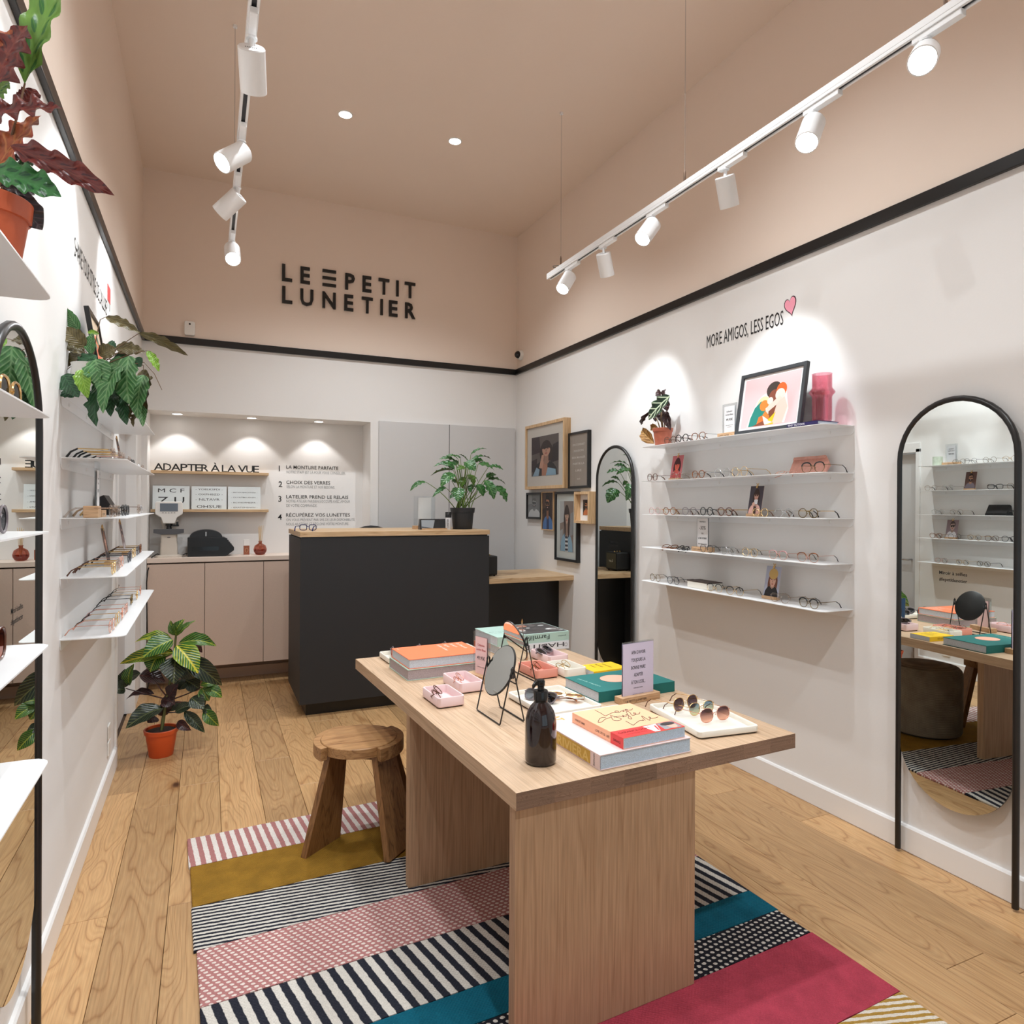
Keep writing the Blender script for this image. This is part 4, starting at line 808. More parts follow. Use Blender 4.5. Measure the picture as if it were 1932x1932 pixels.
# things on the counter
t = thing('card_tray', 'black card holder on the counter beside the plant pot', 'card holder', (1.70, 5.28, DZ))
MB().loft([[(x, a, b) for a, b in ((-.03, 0), (.04, 0), (.02, .085), (-.015, .085))] for x in (-.125, .105)]).build('tent_card', BLKA, t)
mb = MB().poly([(-.115, -.0305, .004), (.10, -.0305, .004), (.10, -.017, .078), (-.115, -.017, .078)]); mb.build('card_print', mat('glossy_print', (150, 158, 166), .2), t)
mb = MB().poly([(-.02, -.0312, .004), (.10, -.0312, .004), (.10, -.0177, .078), (.0, -.0177, .078)]).poly([(-.115, -.0312, .018), (-.02, -.0312, .004), (-.02, -.0312, .010), (-.115, -.0308, .024)]); mb.build('card_print', P((30, 32, 36), .25), t)
MB().box(-.115, -.05, 0, .12, -.031, .010).build('wooden_foot', M_BLOCK, t)
t = thing('spray_bottle', 'small clear lens spray with black cap on the counter', 'bottle', (1.812, 5.25, DZ))
MB().lathe([(.024, 0), (.025, .004), (.025, .095), (.022, .10)], 20).build('bottle', mat('pale_print_bottle', (206, 208, 214), .25), t, 40); MB().lathe([(.0255, .098), (.0255, .140), (.023, .143)], 20).build('cap', BLKA, t, 40)
text(q := MB(), 'LUNETIER', (-.006, -.0255, .015), (0, 0, 1), (-1, 0, 0), .014, .07, 0, .01); q.build('label_lettering', P((40, 40, 44)), t)
acrylic_sign('clear acrylic leaflet holder in wooden base on the counter', (1.66, 5.42, DZ), 0, .185, .26, .20, (.62, .92, .04), [('.', .2, .01, .01, (150, 150, 150))], P((214, 216, 216)), None, .04)
eyewear('navy blue framed glasses standing at the left end of the counter', (.705, 5.32, DZ), radians(160), 'square', mat('navy_acetate', (30, 36, 92), .25), thick=.0026)
# ================================================================ rug
rg = thing('striped_rug', 'handwoven rug of pink, mustard, navy, teal and crimson bands under the table', 'rug', tuple(TA), TY)
def weave(name, base, fn, rough=.95):
    """woven wool; fn(t, x, y) returns the colour of the pattern from local coordinates"""
    m_, t_ = new(name); s = t_.add('ShaderNodeSeparateXYZ'); c = t_.add('ShaderNodeTexCoord'); t_.l(c.outputs['Object'], s.inputs[0])
    wob = t_.noise(t_.coord(), 55, 2); 
    x = t_.math('ADD', s.outputs[0], t_.math('MULTIPLY', wob, .006)); y = t_.math('ADD', s.outputs[1], t_.math('MULTIPLY', wob, .006))
    col, hgt = fn(t_, x, y)
    n = t_.noise(t_.coord(), 420, 2); col = t_.mix(.35, col, t_.ramp(n, [(.3, (150, 150, 150)), (.7, (255, 255, 255))]), 'MULTIPLY')
    t_.l(col, t_.b.inputs['Base Color']); t_.b.inputs['Roughness'].default_value = rough; t_.b.inputs['Specular IOR Level'].default_value = .15
    kx = t_.math('SINE', t_.math('MULTIPLY', x, 480)); ky = t_.math('SINE', t_.math('MULTIPLY', y, 480))
    h_ = t_.math('ADD', t_.math('MULTIPLY', t_.math('MULTIPLY', kx, ky), .5), t_.math('MULTIPLY', n, .6))
    if hgt is not None: h_ = t_.math('ADD', h_, hgt)
    t_.bump(h_, .55, .004); return m_
def solid(c): return lambda t_, x, y: (t_.ramp(t_.noise(t_.coord(), 14, 2), [(.3, tuple(k*.90 for k in c)), (.7, c)]), None)
def wave_(t_, arg, k): return t_.math('ADD', t_.math('MULTIPLY', t_.math('SINE', t_.math('MULTIPLY', arg, k)), .5), .5)
def stripes(a, b, per, dx, dy, cut=.5):
    def f(t_, x, y):
        v = wave_(t_, t_.math('ADD', t_.math('MULTIPLY', x, dx), t_.math('MULTIPLY', y, dy)), 2*pi/per)
        return t_.ramp(v, [(max(0, cut-.07), a), (cut+.07, b)]), t_.math('MULTIPLY', v, .4)
    return f
def dots(a, b, px, py, cut=.62, slant=.5):
    def f(t_, x, y):
        u = wave_(t_, t_.math('ADD', x, t_.math('MULTIPLY', y, slant)), 2*pi/px); v = wave_(t_, t_.math('SUBTRACT', y, t_.math('MULTIPLY', x, slant*.3)), 2*pi/py)
        p = t_.math('MULTIPLY', u, v); return t_.ramp(p, [(cut*.55-.06, a), (cut*.55+.06, b)]), p
    return f
NAVY, CRM, PNK = (40, 42, 52), (214, 208, 199), (180, 124, 121)
bands = [(1.775, 1.503, weave('rug_pink_stripe', None, stripes(PNK, (232, 224, 218), .041, 1, .06))), (1.503, 1.185, weave('rug_mustard', None, solid((156, 116, 42)))),
    (1.185, .905, weave('rug_navy_diagonal', None, stripes(NAVY, CRM, .022, .16, 1))), (.905, .610, weave('rug_pink_dots', None, dots(PNK, (232, 216, 208), .024, .018))),
    (.610, .318, weave('rug_navy_bold', None, stripes(NAVY, CRM, .050, 1, .18))), (.318, .175, weave('rug_teal', None, solid((14, 98, 120)))),
    (.175, .025, weave('rug_navy_check', None, dots((34, 34, 42), CRM, .026, .022, .75, .4))), (.025, -.307, weave('rug_crimson', None, solid((186, 70, 88)))), (-.307, -.62, weave('rug_mustard_diagonal', None, stripes((176, 138, 66), (228, 218, 204), .024, .35, 1)))]
rnd = random.Random(11)
for k, (y1, y0, mt) in enumerate(bands):
    mb = MB(); n = 24; top = []; xs0, xs1 = -.772, 1.222
    def edge(yv, sgn): return [(xs0+(xs1-xs0)*i/n, yv+rnd.uniform(-.002, .002)*(0 < i < n), ) for i in range(n+1)]
    lo, hi = edge(y0+.0015, 1), edge(y1-.0015, -1); jx = rnd.uniform(-.006, .006)
    pts = [(x+jx*(i == 0 or i == n), y) for i, (x, y) in enumerate(lo)]+[(x+jx*(i == 0 or i == n), y) for i, (x, y) in list(enumerate(hi))[::-1]]
    mb.loft([[(x, y, .0006) for x, y in pts], [(x, y, .008) for x, y in pts], [(x+(.004 if x < 0 else -.004)*(abs(x-.225) > .98), y, .0105) for x, y in pts]])
    mb.build('woven_band', mt, rg)
# ================================================================ table
RUGZ = .0110
tb = thing('display_table', 'large oak table with thick top and slab legs on the striped rug', 'table', tuple(TA+Vector((0, 0, RUGZ))), TY)
zt, z0 = TZ-RUGZ, TB-RUGZ
tp = MB()
n = 9
for i in range(n):      # lamella boards glued side by side
    a, b = TW*i/n, TW*(i+1)/n
    o = MB().box(a+.0002-(a+b)/2, 0, z0, b-.0002-(a+b)/2, TL, zt, 0, {2: 1, 4: 1}).build('top_board', [M_TABLE, M_ENDGRAIN], tb); o.location = ((a+b)/2, 0, 0)
def slab(x0, y0, x1, y1, vis='y'):
    o = MB().box(x0-(x0+x1)/2, y0, 0, x1-(x0+x1)/2, y1, z0-.0003).build('slab_leg', M_TABLEZ, tb, bevel=.001); o.location = ((x0+x1)/2, 0, 0)
slab(.004, .012, .657, .048); slab(.004, .938, .657, .976)
slab(.010, .049, .046, .937) if False else None
# ================================================================ stool
SO = Vector((.640, 3.085, RUGZ))
st = thing('wooden_stool', 'round teak stool with broad plank legs at the left of the table', 'stool', tuple(SO), radians(8))
st.rotation_euler = (0, 0, 0); RS = .196
MB().lathe([(RS-.034, .438), (RS-.026, .434), (RS-.026, .474), (RS-.029, .477)], 40).build('seat', M_STOOL, st, 40)
def arc(a0, a1, r0, r1, z0_, z1_, n=18):
    mb = MB(); L_ = []
    for i in range(n+1):
        a = radians(a0+(a1-a0)*i/n); L_.append([(r0*cos(a), r0*sin(a), z0_), (r1*cos(a), r1*sin(a), z0_), (r1*cos(a), r1*sin(a), z1_), (r0*cos(a), r0*sin(a), z1_)])
    return mb.loft(L_)
for a0, a1 in ((100, 205), (285, 390)): arc(a0, a1, RS-.025, RS+.006, .418, .474).build('seat_rim', M_STOOL, st, bevel=.002)
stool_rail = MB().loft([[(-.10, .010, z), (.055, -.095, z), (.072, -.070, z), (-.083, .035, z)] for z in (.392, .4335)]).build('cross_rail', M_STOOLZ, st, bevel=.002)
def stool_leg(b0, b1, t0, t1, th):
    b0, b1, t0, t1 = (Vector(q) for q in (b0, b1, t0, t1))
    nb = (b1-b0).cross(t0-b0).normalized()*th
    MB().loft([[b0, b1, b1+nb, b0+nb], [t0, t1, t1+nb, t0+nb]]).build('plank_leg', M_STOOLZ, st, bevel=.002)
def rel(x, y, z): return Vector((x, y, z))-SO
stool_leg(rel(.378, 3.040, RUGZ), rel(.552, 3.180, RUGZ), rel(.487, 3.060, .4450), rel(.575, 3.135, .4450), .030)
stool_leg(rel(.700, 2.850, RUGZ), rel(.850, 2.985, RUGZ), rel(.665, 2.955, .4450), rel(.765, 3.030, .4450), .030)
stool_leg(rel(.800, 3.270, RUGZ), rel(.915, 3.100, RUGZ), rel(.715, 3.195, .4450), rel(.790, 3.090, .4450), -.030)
# ================================================================ pouf behind the table leg
pf = thing('pouf', 'grey brown corduroy pouf half hidden under the table, seen in mirror', 'pouf', (1.24, 3.16, RUGZ))
m_, t_ = new('corduroy'); s_ = t_.add('ShaderNodeSeparateXYZ'); t_.l(t_.coord(), s_.inputs[0]); v_ = wave_(t_, s_.outputs[2], 900)
t_.l(t_.mix(.6, t_.ramp(t_.noise(t_.coord(), 9, 3), [(.3, (120, 108, 94)), (.7, (146, 134, 118))]), t_.ramp(v_, [(0, (180, 176, 170)), (1, (255, 255, 255))]), 'MULTIPLY'), t_.b.inputs['Base Color']); t_.b.inputs['Roughness'].default_value = .95; t_.bump(v_, .5, .003)
MB().lathe([(.20, .012), (.222, .018), (.226, .03), (.228, .40), (.222, .435), (.205, .455)], 40, cap=(True, False)).build('side_cover', m_, pf, 45)
MB().lathe([(.205, .455), (.15, .468), (.08, .474), (.001, .476)], 40, cap=(False, True)).build('top_cover', m_, pf, 45); MB().lathe([(.19, 0), (.19, .012)], 30).build('base', M_RUBBER, pf)
# ================================================================ things on the table; local axes are the table's
def on_table(name, lab, cat, t, e, z=TZ, rz=0, grp=None):
    return thing(name, lab, cat, tuple(T(t, e, z+.0003)), TY+rz, grp)
def tray(lab, t, e, w_, d_, h_, mt, wall=.007, r=.014, rz=0, grp='display trays on the table'):
    o = on_table('display_tray', lab, 'tray', t, e, rz=rz, grp=grp)
    R_ = lambda k, z, rr: [(a, b, z) for a, b in rrect(k, k, w_-k, d_-k, rr)]
    MB().loft([R_(.003, .004, r-.002), R_(0, .007, r), R_(0, h_-.002, r), R_(.0015, h_, r), R_(wall-.0015, h_, r-wall*.5), R_(wall, h_-.002, r-wall*.5), R_(wall+.001, .010, r-wall*.5)]).build('tray_body', mt, o, 40)
    MB().loft([R_(.006, 0, r-.004), R_(.006, .0045, r-.004)]).build('rubber_base', M_RUBBER, o); return o
def book(lab, t, e, w_, d_, h_, cov, spine='-t', z=TZ, rz=0, ov=.003, ct=.0028, soft=False, pages=None):
    """lying book, spine on one side: -t left, -e front"""
    o = on_table('book', lab, 'book', t, e, z, rz)
    mb = MB().box(0, 0, 0, w_, d_, ct).box(0, 0, h_-ct, w_, d_, h_)
    if spine == '-t': mb.box(0, 0, ct, ct, d_, h_-ct)
    if spine == '-e': mb.box(0, 0, ct, w_, ct, h_-ct)
    if spine == '+e': mb.box(0, d_-ct, ct, w_, d_, h_-ct)
    mb.build('cover', cov, o, bevel=.0007)
    x0 = ct if spine == '-t' else ov; y0 = ct if spine == '-e' else ov; y1 = d_-(ct if spine == '+e' else ov)
    MB().box(x0, y0, ct, w_-ov, y1, h_-ct).build('pages', pages or M_PAPER, o); return o
def top_text(o, s, x, y, z, h, wd, c, right=(1, 0, 0), up=(0, 1, 0), align='l', name='cover_lettering', bold=.008):
    text(q := MB(), s, (x, y, z+.0003), right, up, h, wd, 0, bold, 0, align); return q.build(name, P(c), o)
# far left: cream tray with sunglasses behind the orange books
tray('long cream tray at the far left table corner behind the orange book', .118, 1.605, .50, .18, .030, M_CREAM)
SUNT = 'sunglasses lying in the trays'
for k, (t_, l) in enumerate(((.185, 'leftmost'), (.33, 'middle'), (.475, 'right hand'))):
    p = T(t_, 1.70, TZ+.012); eyewear('%s dark sunglasses in the cream tray behind the orange book' % l, tuple(p), TY+radians(78), 'cat', GREYA, SUN_SMK, .0024, fold=True, rot=(radians(-14), 0, TY+radians(80)), grp=SUNT, sun=True)
o = book('thick pale green cloth book under the orange book at table left', .103, 1.262, .385, .285, .050, mat('sage_cloth', (176, 198, 182), .8), '+e', pages=mat('mauve_pages', (176, 164, 168), .8, grain=.14, gs=400))
o = book('thick orange almanac lying on top of the pale green book', .112, 1.270, .372, .272, .044, mat('orange_cover', (240, 122, 78), .5), '+e', z=TZ+.0502)
for k, (s, wd) in enumerate((('De Almanach', .10), ('Samen in', .075), ('Stijl en', .055), ('Lekker Buiten', .115))): top_text(o, s, .215+.012, .250-.0, .0, .016, wd, (246, 226, 214)) if False else None
for k, (s, wd) in enumerate((('De Almanach', .125), ('Samen in', .085), ('Stijl en', .07), ('Lekker Buiten', .135))):
    top_text(o, s, .325-.034*k, .245, .044, .017, wd, (248, 226, 214), (0, -1, 0), (1, 0, 0))
top_text(o, 'NR.1', .018, .252, .044, .006, .03, (248, 226, 214), (0, -1, 0), (1, 0, 0))
# two pink trays with glasses
tray('pale pink tray holding brown glasses, nearest the left table edge', .077, .807, .113, .192, .042, M_PINK); tray('pale pink tray with rose glasses behind the nearer pink tray', .232, .962, .113, .205, .045, M_PINK)
def lying(lab, t, e, z, rz, **kw): return eyewear(lab, tuple(T(t, e, TZ+z)), TY+rz, rot=(radians(kw.pop('tilt', -60)), 0, TY+rz), fold=True, grp=kw.pop('grp', 'glasses lying in the trays'), **kw)
lying('brown round glasses lying folded in the nearest pink tray', .128, .905, .022, radians(64), shape='round', fr=BRNA, thick=.0016, tilt=-48)
lying('thin rose glasses lying folded in the second pink tray', .285, 1.055, .024, radians(60), shape='panto', fr=M_ROSE, thick=.0013, tilt=-50)
# small price sign
o = acrylic_sign('clear price sign with pink paper beside the orange book', tuple(T(.408, 1.13, TZ+.0003)), TY+radians(-78), .125, .205, .16, (.70, .84, .06), [('Collection', .76, .06, .62, (190, 84, 80)), ('London Bleue', .64, .06, .80, (190, 84, 80)), ('49,95€', .40, .10, .66, (70, 62, 66)), ('monture seule', .2, .03, .6, (120, 100, 104))], P((240, 206, 206)), 'LE PETIT LUNETIER', .055)
# round mirrors on wire stands; the pivots lie along the table's length
def table_mirror(lab, t, e, tilt, r=.098, wsp=.098, zp=.195, rz=0, brown=False):
    o = on_table('table_mirror', lab, 'mirror', t, e, rz=rz, grp='round table mirrors on wire stands')
    w_ = MB(); wr_ = .0028
    for s in (-1, 1):       # a U on either side: two legs and the bar on the table
        x = s*wsp/2; w_.tube([(x*.06, -r-.006, zp+.006), (x, -r-.004, .006), (x, -r+.002, wr_), (x, r-.002, wr_), (x, r+.004, .006), (x*.06, r+.006, zp+.006)], wr_, 8)
    for s in (-1, 1):
        y = s*(r+.006); w_.tube([(-.004, y, zp-.03), (-.006, y, zp+.004), (0, y, zp+.012), (.006, y, zp+.004), (.004, y, zp-.03)], wr_*.9, 8)
    w_.build('wire_stand', M_BLKMET, o, 60)
    for s in (-1, 1): MB(Matrix.Translation((0, s*(r+.002), zp-.022)) @ Matrix.Rotation(radians(90), 4, 'X')).lathe([(.007, -.008), (.007, .008)], 12).build('pivot_knob', M_BLKMET, o, 40)
    mt = Matrix.Translation((0, 0, zp-.022)) @ Matrix.Rotation(radians(tilt), 4, 'Y') @ Matrix.Rotation(radians(-90), 4, 'Y')
    d = MB(mt).lathe([(r-.004, -.004), (r, -.002), (r, .003), (r-.003, .004)], 44).build('disc_back', M_BLKMET, o, 40)
    MB(mt).poly([((r-.0035)*cos(2*pi*k/44), (r-.0035)*sin(2*pi*k/44), .0044) for k in range(44)]).build('mirror_face', M_MIRROR, d)
    return o
table_mirror('round wire stand mirror nearest the bottle, face tilted up to the left', .257, .630, 26)
table_mirror('round wire stand mirror farther back, face tipped down showing reddish brown', .565, 1.100, -20)
# trays at the middle
tray('salmon pink tray with brown glasses in the middle of the table', .634, 1.022, .118, .19, .043, M_SALMON); lying('brown tortoise glasses lying folded in the salmon tray', .695, 1.10, .022, radians(50), shape='panto', fr=TORT, thick=.0017, tilt=-48)
tray('pale pink tray with grey sunglasses beside the stacked green books', .826, 1.238, .116, .20, .045, M_PINK); lying('grey clear framed sunglasses heaped in the far pink tray', .885, 1.34, .036, radians(38), shape='big', fr=GREYA, lens=SUN_SMK, thick=.0030, tilt=-62, sun=True)
tray('small cream tray with gold glasses between salmon tray and yellow book', .766, .985, .118, .185, .042, M_CREAM); lying('gold wire glasses with black tip lying in the small cream tray', .826, 1.07, .024, radians(36), shape='panto', fr=M_GOLD, thick=.0013, tip=BLKA, tilt=-55)
# yellow, teal
o = book('small yellow paperback lying beside the small cream tray', .893, .945, .192, .135, .028, mat('yellow_cover', (240, 196, 20), .5), '-e', ct=.001, ov=.0005)
for k, (s, wd) in enumerate((('PARIS', .05), ('BONNES', .06), ('ADRESSES', .085))): top_text(o, s, .050+.035*k, .118, .028, .012, wd, (110, 88, 20), (0, -1, 0), (1, 0, 0))
text(q := MB(), 'LES ADRESSES DE', (.02, -.0004, .010), (1, 0, 0), (0, 0, 1), .009, .11, 0, .01); q.build('spine_lettering', P((120, 96, 20)), o)
TEAL = mat('teal_cloth', (20, 108, 104), .75, grain=.06, gs=700)
o = book('large teal cloth book with a peach disc on its cover', .688, .604, .392, .262, .044, TEAL, '-e')
MB().poly([(.185+.067*cos(2*pi*k/40), .150+.057*sin(2*pi*k/40), .0444) for k in range(40)]).build('cover_disc', P((246, 172, 148)), o); MB().lathe([(.0600, .0443), (.0615, .0443)], 40, 0, (.185, .150, 0), (False, False), 1.12, .95).build('disc_edge', P((20, 44, 46)), o)
top_text(o, 'parade magique', .035, .212, .044, .012, .145, (150, 196, 186), (.12, -1, 0), (1, .12, 0)); text(q := MB(), 'SIMONE', (.15, -.0004, .014), (1, 0, 0), (0, 0, 1), .014, .06); q.build('spine_lettering', P((40, 92, 90)), o)
acrylic_sign('tall lilac sign asking for the right pair, in front of the teal book', tuple(T(.852, .565, TZ+.0003)), TY+radians(5), .168, .232, .205, (.99, .95, .02), [("AFIN D'AVOIR", .80, .065, .46, (44, 44, 52)), ('TOUJOURS LA', .66, .065, .46, (44, 44, 52)), ('BONNE PAIRE', .52, .065, .46, (44, 44, 52)), ('ADAPTÉE', .385, .065, .29, (44, 44, 52)), ('À TON LOOK...', .25, .065, .46, (44, 44, 52)), ('DEMANDE CONSEIL', .165, .018, .30, (44, 44, 52)), ('LE PETIT LUNETIER', .05, .014, .34, (110, 104, 120))], P((214, 204, 226)))
o = D.objects['acrylic_sign.006'] if 'acrylic_sign.006' in D.objects else None
# cream tray with three sunglasses, front right
tray('cream tray with three tinted sunglasses at the front right of the table', .752, .098, .246, .345, .026, M_CREAM, .010, .016, radians(-9))
def laid(lab, t, e, rz, **kw): return eyewear(lab, tuple(T(t, e, TZ+.018)), TY+rz, rot=(radians(-6), 0, TY+rz), grp=SUNT, sun=True, **kw)
laid('plum lens gold sunglasses lying at the back of the cream tray', .905, .335, radians(8), shape='aviator', fr=M_GOLD, lens=SUN_PLUM, thick=.0011, tip=BRNA)
laid('blue yellow lens gold sunglasses in the middle of the cream tray', .920, .265, radians(2), shape='panto', fr=M_GOLD, lens=SUN_BLUE, thick=.0011, tip=BRNA)
laid('rose gradient lens gold sunglasses at the front of the cream tray', .905, .180, radians(-2), shape='aviator', fr=M_ROSE, lens=SUN_ROSE, thick=.0011, tip=BRNA)
# middle cream tray
tray('large cream tray behind the dark pump bottle with two sunglasses', .388, .505, .252, .325, .026, M_CREAM, .010, .016)
eyewear('brown lens gold sunglasses folded in the tray behind the bottle', tuple(T(.540, .645, TZ+.040)), 0, 'aviator', M_GOLD, lens_mat('lens_tan', (150, 100, 72), (206, 160, 130), .3), .0016, tip=TORT, temple=TORT, fold=True, rot=(radians(-96), 0, TY+radians(-48)), grp=SUNT, sun=True, scale=1.1)
eyewear('grey framed sunglasses leaning in the tray left of the bottle', tuple(T(.455, .690, TZ+.012)), 0, 'cat', GREYA, SUN_SMK, .0022, fold=True, rot=(radians(-40), 0, TY+radians(-62)), grp=SUNT, sun=True, scale=1.1)
# pink book and the peach paperback
PB = mat('pink_linen', (228, 204, 202), .8, grain=.03, gs=600)
o = book('large pale pink travel book with gold spine beside the bottle', .296, .026, .356, .400, .047, PB, '-t', pages=mat('blue_white_pages', (190, 208, 226), .8, grain=.12, gs=520))
GB = mat('gold_foil', (200, 164, 74), .45, .5)
MB().box(-.0004, .052, .004, .0002, .252, .043).build('spine_label', GB, o)
for s, y0, wd, c, h_ in (('ATHENS', .388, .125, (34, 62, 190), .036), ('RIVIERA', .246, .188, (222, 190, 110), .033)):
    text(q := MB(), s, (-.0008, y0, .0055), (0, -1, 0), (0, 0, 1), h_, wd, 0, .02); q.build('spine_lettering', P(c), o)
text(q := MB(), 'ASSOULINE', (-.0008, .034, .044), (0, 0, -1), (0, -1, 0), .007, .038, 0, .01); q.build('spine_small_print', P((60, 54, 54)), o)
top_text(o, 'AT', .050, .385, .0470, .034, .052, (200, 166, 76), (0, -1, 0), (1, 0, 0), bold=.03)
for i in range(9): MB().box(.0005, -.0006, .005+i*.0042, .0022, .0004, .0072+i*.0042).build('binding_stitch', P((70, 74, 96)), o)
o = book('peach paperback with handwritten title and red band on pink book', .388, .034, .247, .290, .034, mat('peach_cover', (250, 186, 146), .5), '-t', z=TZ+.0473, ct=.0012, ov=.0006, rz=radians(.6), pages=mat('blue_white_pages'))
RB = mat('red_band', (226, 54, 52), .4); MB().box(-.0006, -.0004, -.0001, .2475, .066, .0348).box(-.0006, -.0004, -.0001, .2475, .066, .0003) if False else None
MB().poly([(-.0006, 0, .0345), (.247, 0, .0345), (.247, .066, .0345), (-.0006, .066, .0345)]).poly([(-.0006, .066, 0), (-.0006, 0, 0), (-.0006, 0, .0345), (-.0006, .066, .0345)]).build('red_band', RB, o)
text(q := MB(), 'GARANCE DORÉ', (.012, .036, .0350), (1, 0, 0), (0, 1, 0), .014, .125, 0, .01); text(q, 'UN LIVRE DE STYLE', (.03, .020, .0350), (1, 0, 0), (0, 1, 0), .006, .08); q.build('band_lettering', P((130, 26, 28)), o)
mb = MB().poly([(.128, .004, .0349), (.150, .004, .0349), (.178, .064, .0349), (.120, .058, .0349)], 0).poly([(.170, .006, .0349), (.240, .004, .0349), (.243, .062, .0349), (.178, .062, .0349)], 1)
mb.poly([(x, y, .0352) for x, y in ell(.215, .030, .018, .024, 14)], 2).poly([(x, y, .0355) for x, y in ell(.212, .046, .028, .014, 14)], 3).poly([(.146, .012, .0352), (.152, .010, .0352), (.166, .050, .0352), (.160, .052, .0352)], 4)
mb.build('band_photo', [P((236, 232, 230)), P((150, 148, 152)), P((230, 176, 156)), P((54, 46, 48)), RB], o)
def script(o, strokes, z, r, mt, name):
    q = MB()
    for s in strokes:
        pts = []
        for i in range(len(s)-1):
            p0, p1, p2, p3 = (Vector(s[max(0, min(len(s)-1, j))]+(0,)) for j in (i-1, i, i+1, i+2))
            for k in range(5):
                u = k/5; pts.append(.5*((2*p1)+(p2-p0)*u+(2*p0-5*p1+4*p2-p3)*u*u+(3*p1-p0-3*p2+p3)*u**3))
        pts.append(Vector(s[-1]+(0,))); pts = [(p.x, p.y, z) for p in pts]
        q.tube(pts, r, 5)
    return q.build(name, mt, o, 60)
INK = P((42, 38, 42))
script(o, [[(.085, .275), (.083, .235), (.080, .208), (.10, .214), (.125, .224), (.142, .220), (.150, .228), (.142, .234), (.136, .226), (.148, .218), (.162, .226), (.166, .216), (.172, .230), (.182, .222), (.190, .230), (.184, .234), (.182, .224), (.20, .220), (.215, .232)],
           [(.070, .190), (.062, .197), (.045, .190), (.028, .172), (.018, .160), (.030, .158), (.060, .178), (.085, .184)], [(.100, .205), (.082, .170), (.078, .152), (.092, .145), (.110, .158), (.104, .180), (.100, .200)], [(.098, .180), (.120, .182), (.130, .168), (.134, .184), (.140, .170), (.152, .186), (.150, .160), (.140, .140), (.134, .150), (.150, .170), (.168, .205), (.176, .214), (.178, .200), (.166, .172), (.178, .170), (.190, .182), (.186, .190), (.182, .176), (.196, .172), (.212, .188)],
           [(.108, .130), (.106, .108), (.104, .086), (.118, .094), (.150, .112), (.164, .108), (.168, .118)], [(.172, .108), (.184, .140), (.190, .148), (.186, .120), (.184, .100), (.194, .112), (.206, .122), (.204, .130), (.200, .116), (.214, .112), (.232, .116)]], .0344, .0010, INK, 'handwritten_title')
text(q := MB(), 'VIVRE ET AIMER', (-.0008, .270, .012), (0, -1, 0), (0, 0, 1), .007, .06, 0, .01); text(q, 'LOVE  STYLE  LIFE', (-.0008, .150, .012), (0, -1, 0), (0, 0, 1), .008, .078, 0, .01); q.build('spine_lettering', P((96, 60, 50)), o)
text(q := MB(), 'GARANCE', (-.0010, .052, .012), (0, -1, 0), (0, 0, 1), .008, .038, 0, .01); q.build('spine_lettering', P((110, 24, 26)), o)
# pump bottle
t = on_table('pump_bottle', 'dark amber pump bottle standing at the near left of the table', 'bottle', .172, .168)
mb_, tb_ = new('amber_glass'); tb_.b.inputs['Base Color'].default_value = lin((26, 11, 15)); tb_.b.inputs['Roughness'].default_value = .06; tb_.b.inputs['Coat Weight'].default_value = .6; tb_.b.inputs['Coat Roughness'].default_value = .02
MB().lathe([(.042, 0), (.047, .004), (.049, .012), (.049, .118), (.0475, .138), (.041, .160), (.031, .176), (.021, .186), (.0185, .190), (.0185, .196)], 40, cap=(True, True)).build('bottle', mb_, t, 60)
MB().lathe([(.0205, .188), (.0205, .192), (.0225, .194), (.0225, .220), (.0205, .223), (.011, .223)], 28).build('collar', mat('gloss_black_plastic', (16, 16, 17), .22), t, 40)
MB().lathe([(.0105, .222), (.0105, .236), (.0125, .238), (.0125, .242)], 18).loft([[(a*.0135*k-dx, b*.0135*k, z) for a, b in [(cos(2*pi*i/12), sin(2*pi*i/12)) for i in range(12)]] for z, k, dx in ((.240, .9, .0), (.250, 1, .001), (.256, .9, .002))]).loft([[(-.006, -.008, .242), (-.006, .008, .242), (-.006, .008, .255), (-.006, -.008, .255)], [(-.020, -.006, .240), (-.020, .006, .240), (-.020, .006, .252), (-.020, -.006, .252)], [(-.029, -.0035, .230), (-.029, .0035, .230), (-.030, .0035, .240), (-.030, -.0035, .240)]]).build('pump_head', mat('gloss_black_plastic'), t, 40)
# stacked picture books at the far right
o = book('white spined book under the pale green farm book', .700, 1.545, .432, .300, .046, mat('white_cover', (226, 230, 236), .45), '-e')
text(q := MB(), 'HABITER', (.400, -.0004, .038), (-1, 0, 0), (0, 0, -1), .024, .30, 0, .01); q.build('spine_lettering', P((70, 70, 76)), o)
MB().loft([[(.412+.010*cos(2*pi*i/16)*k, -.0005, .023+.010*sin(2*pi*i/16)*k) for i in range(16)] for k in (1, .82)], 0, (False, False)).build('spine_emblem', P((90, 90, 98)), o)
o = book('pale green farm life picture book on top of its stack', .690, 1.548, .444, .296, .050, mat('mint_cover', (176, 206, 196), .45), '-e', z=TZ+.0465)
text(q := MB(), 'Farmlife', (.318, -.0004, .040), (-1, 0, 0), (0, 0, -1), .026, .150, 0, .012); text(q, 'gestalten', (.424, -.0004, .030), (-1, 0, 0), (0, 0, -1), .008, .052); q.build('spine_lettering', P((44, 60, 58)), o)
mb = MB(); rr = random.Random(5)
mb.poly([(.17, .012, .0503), (.438, .012, .0503), (.438, .288, .0503), (.17, .288, .0503)], 0)
for i in range(26):
    cx, cy = rr.uniform(.19, .42), rr.uniform(.03, .27); mb.poly([(min(.436, max(.172, x)), min(.286, max(.014, y)), .0505+i*.00004) for x, y in ell(cx, cy, rr.uniform(.012, .045), rr.uniform(.01, .03), 9)], rr.randrange(4))
mb.build('cover_photo', [P((62, 58, 58)), P((206, 208, 206)), P((150, 106, 88)), P((96, 90, 88))], o)
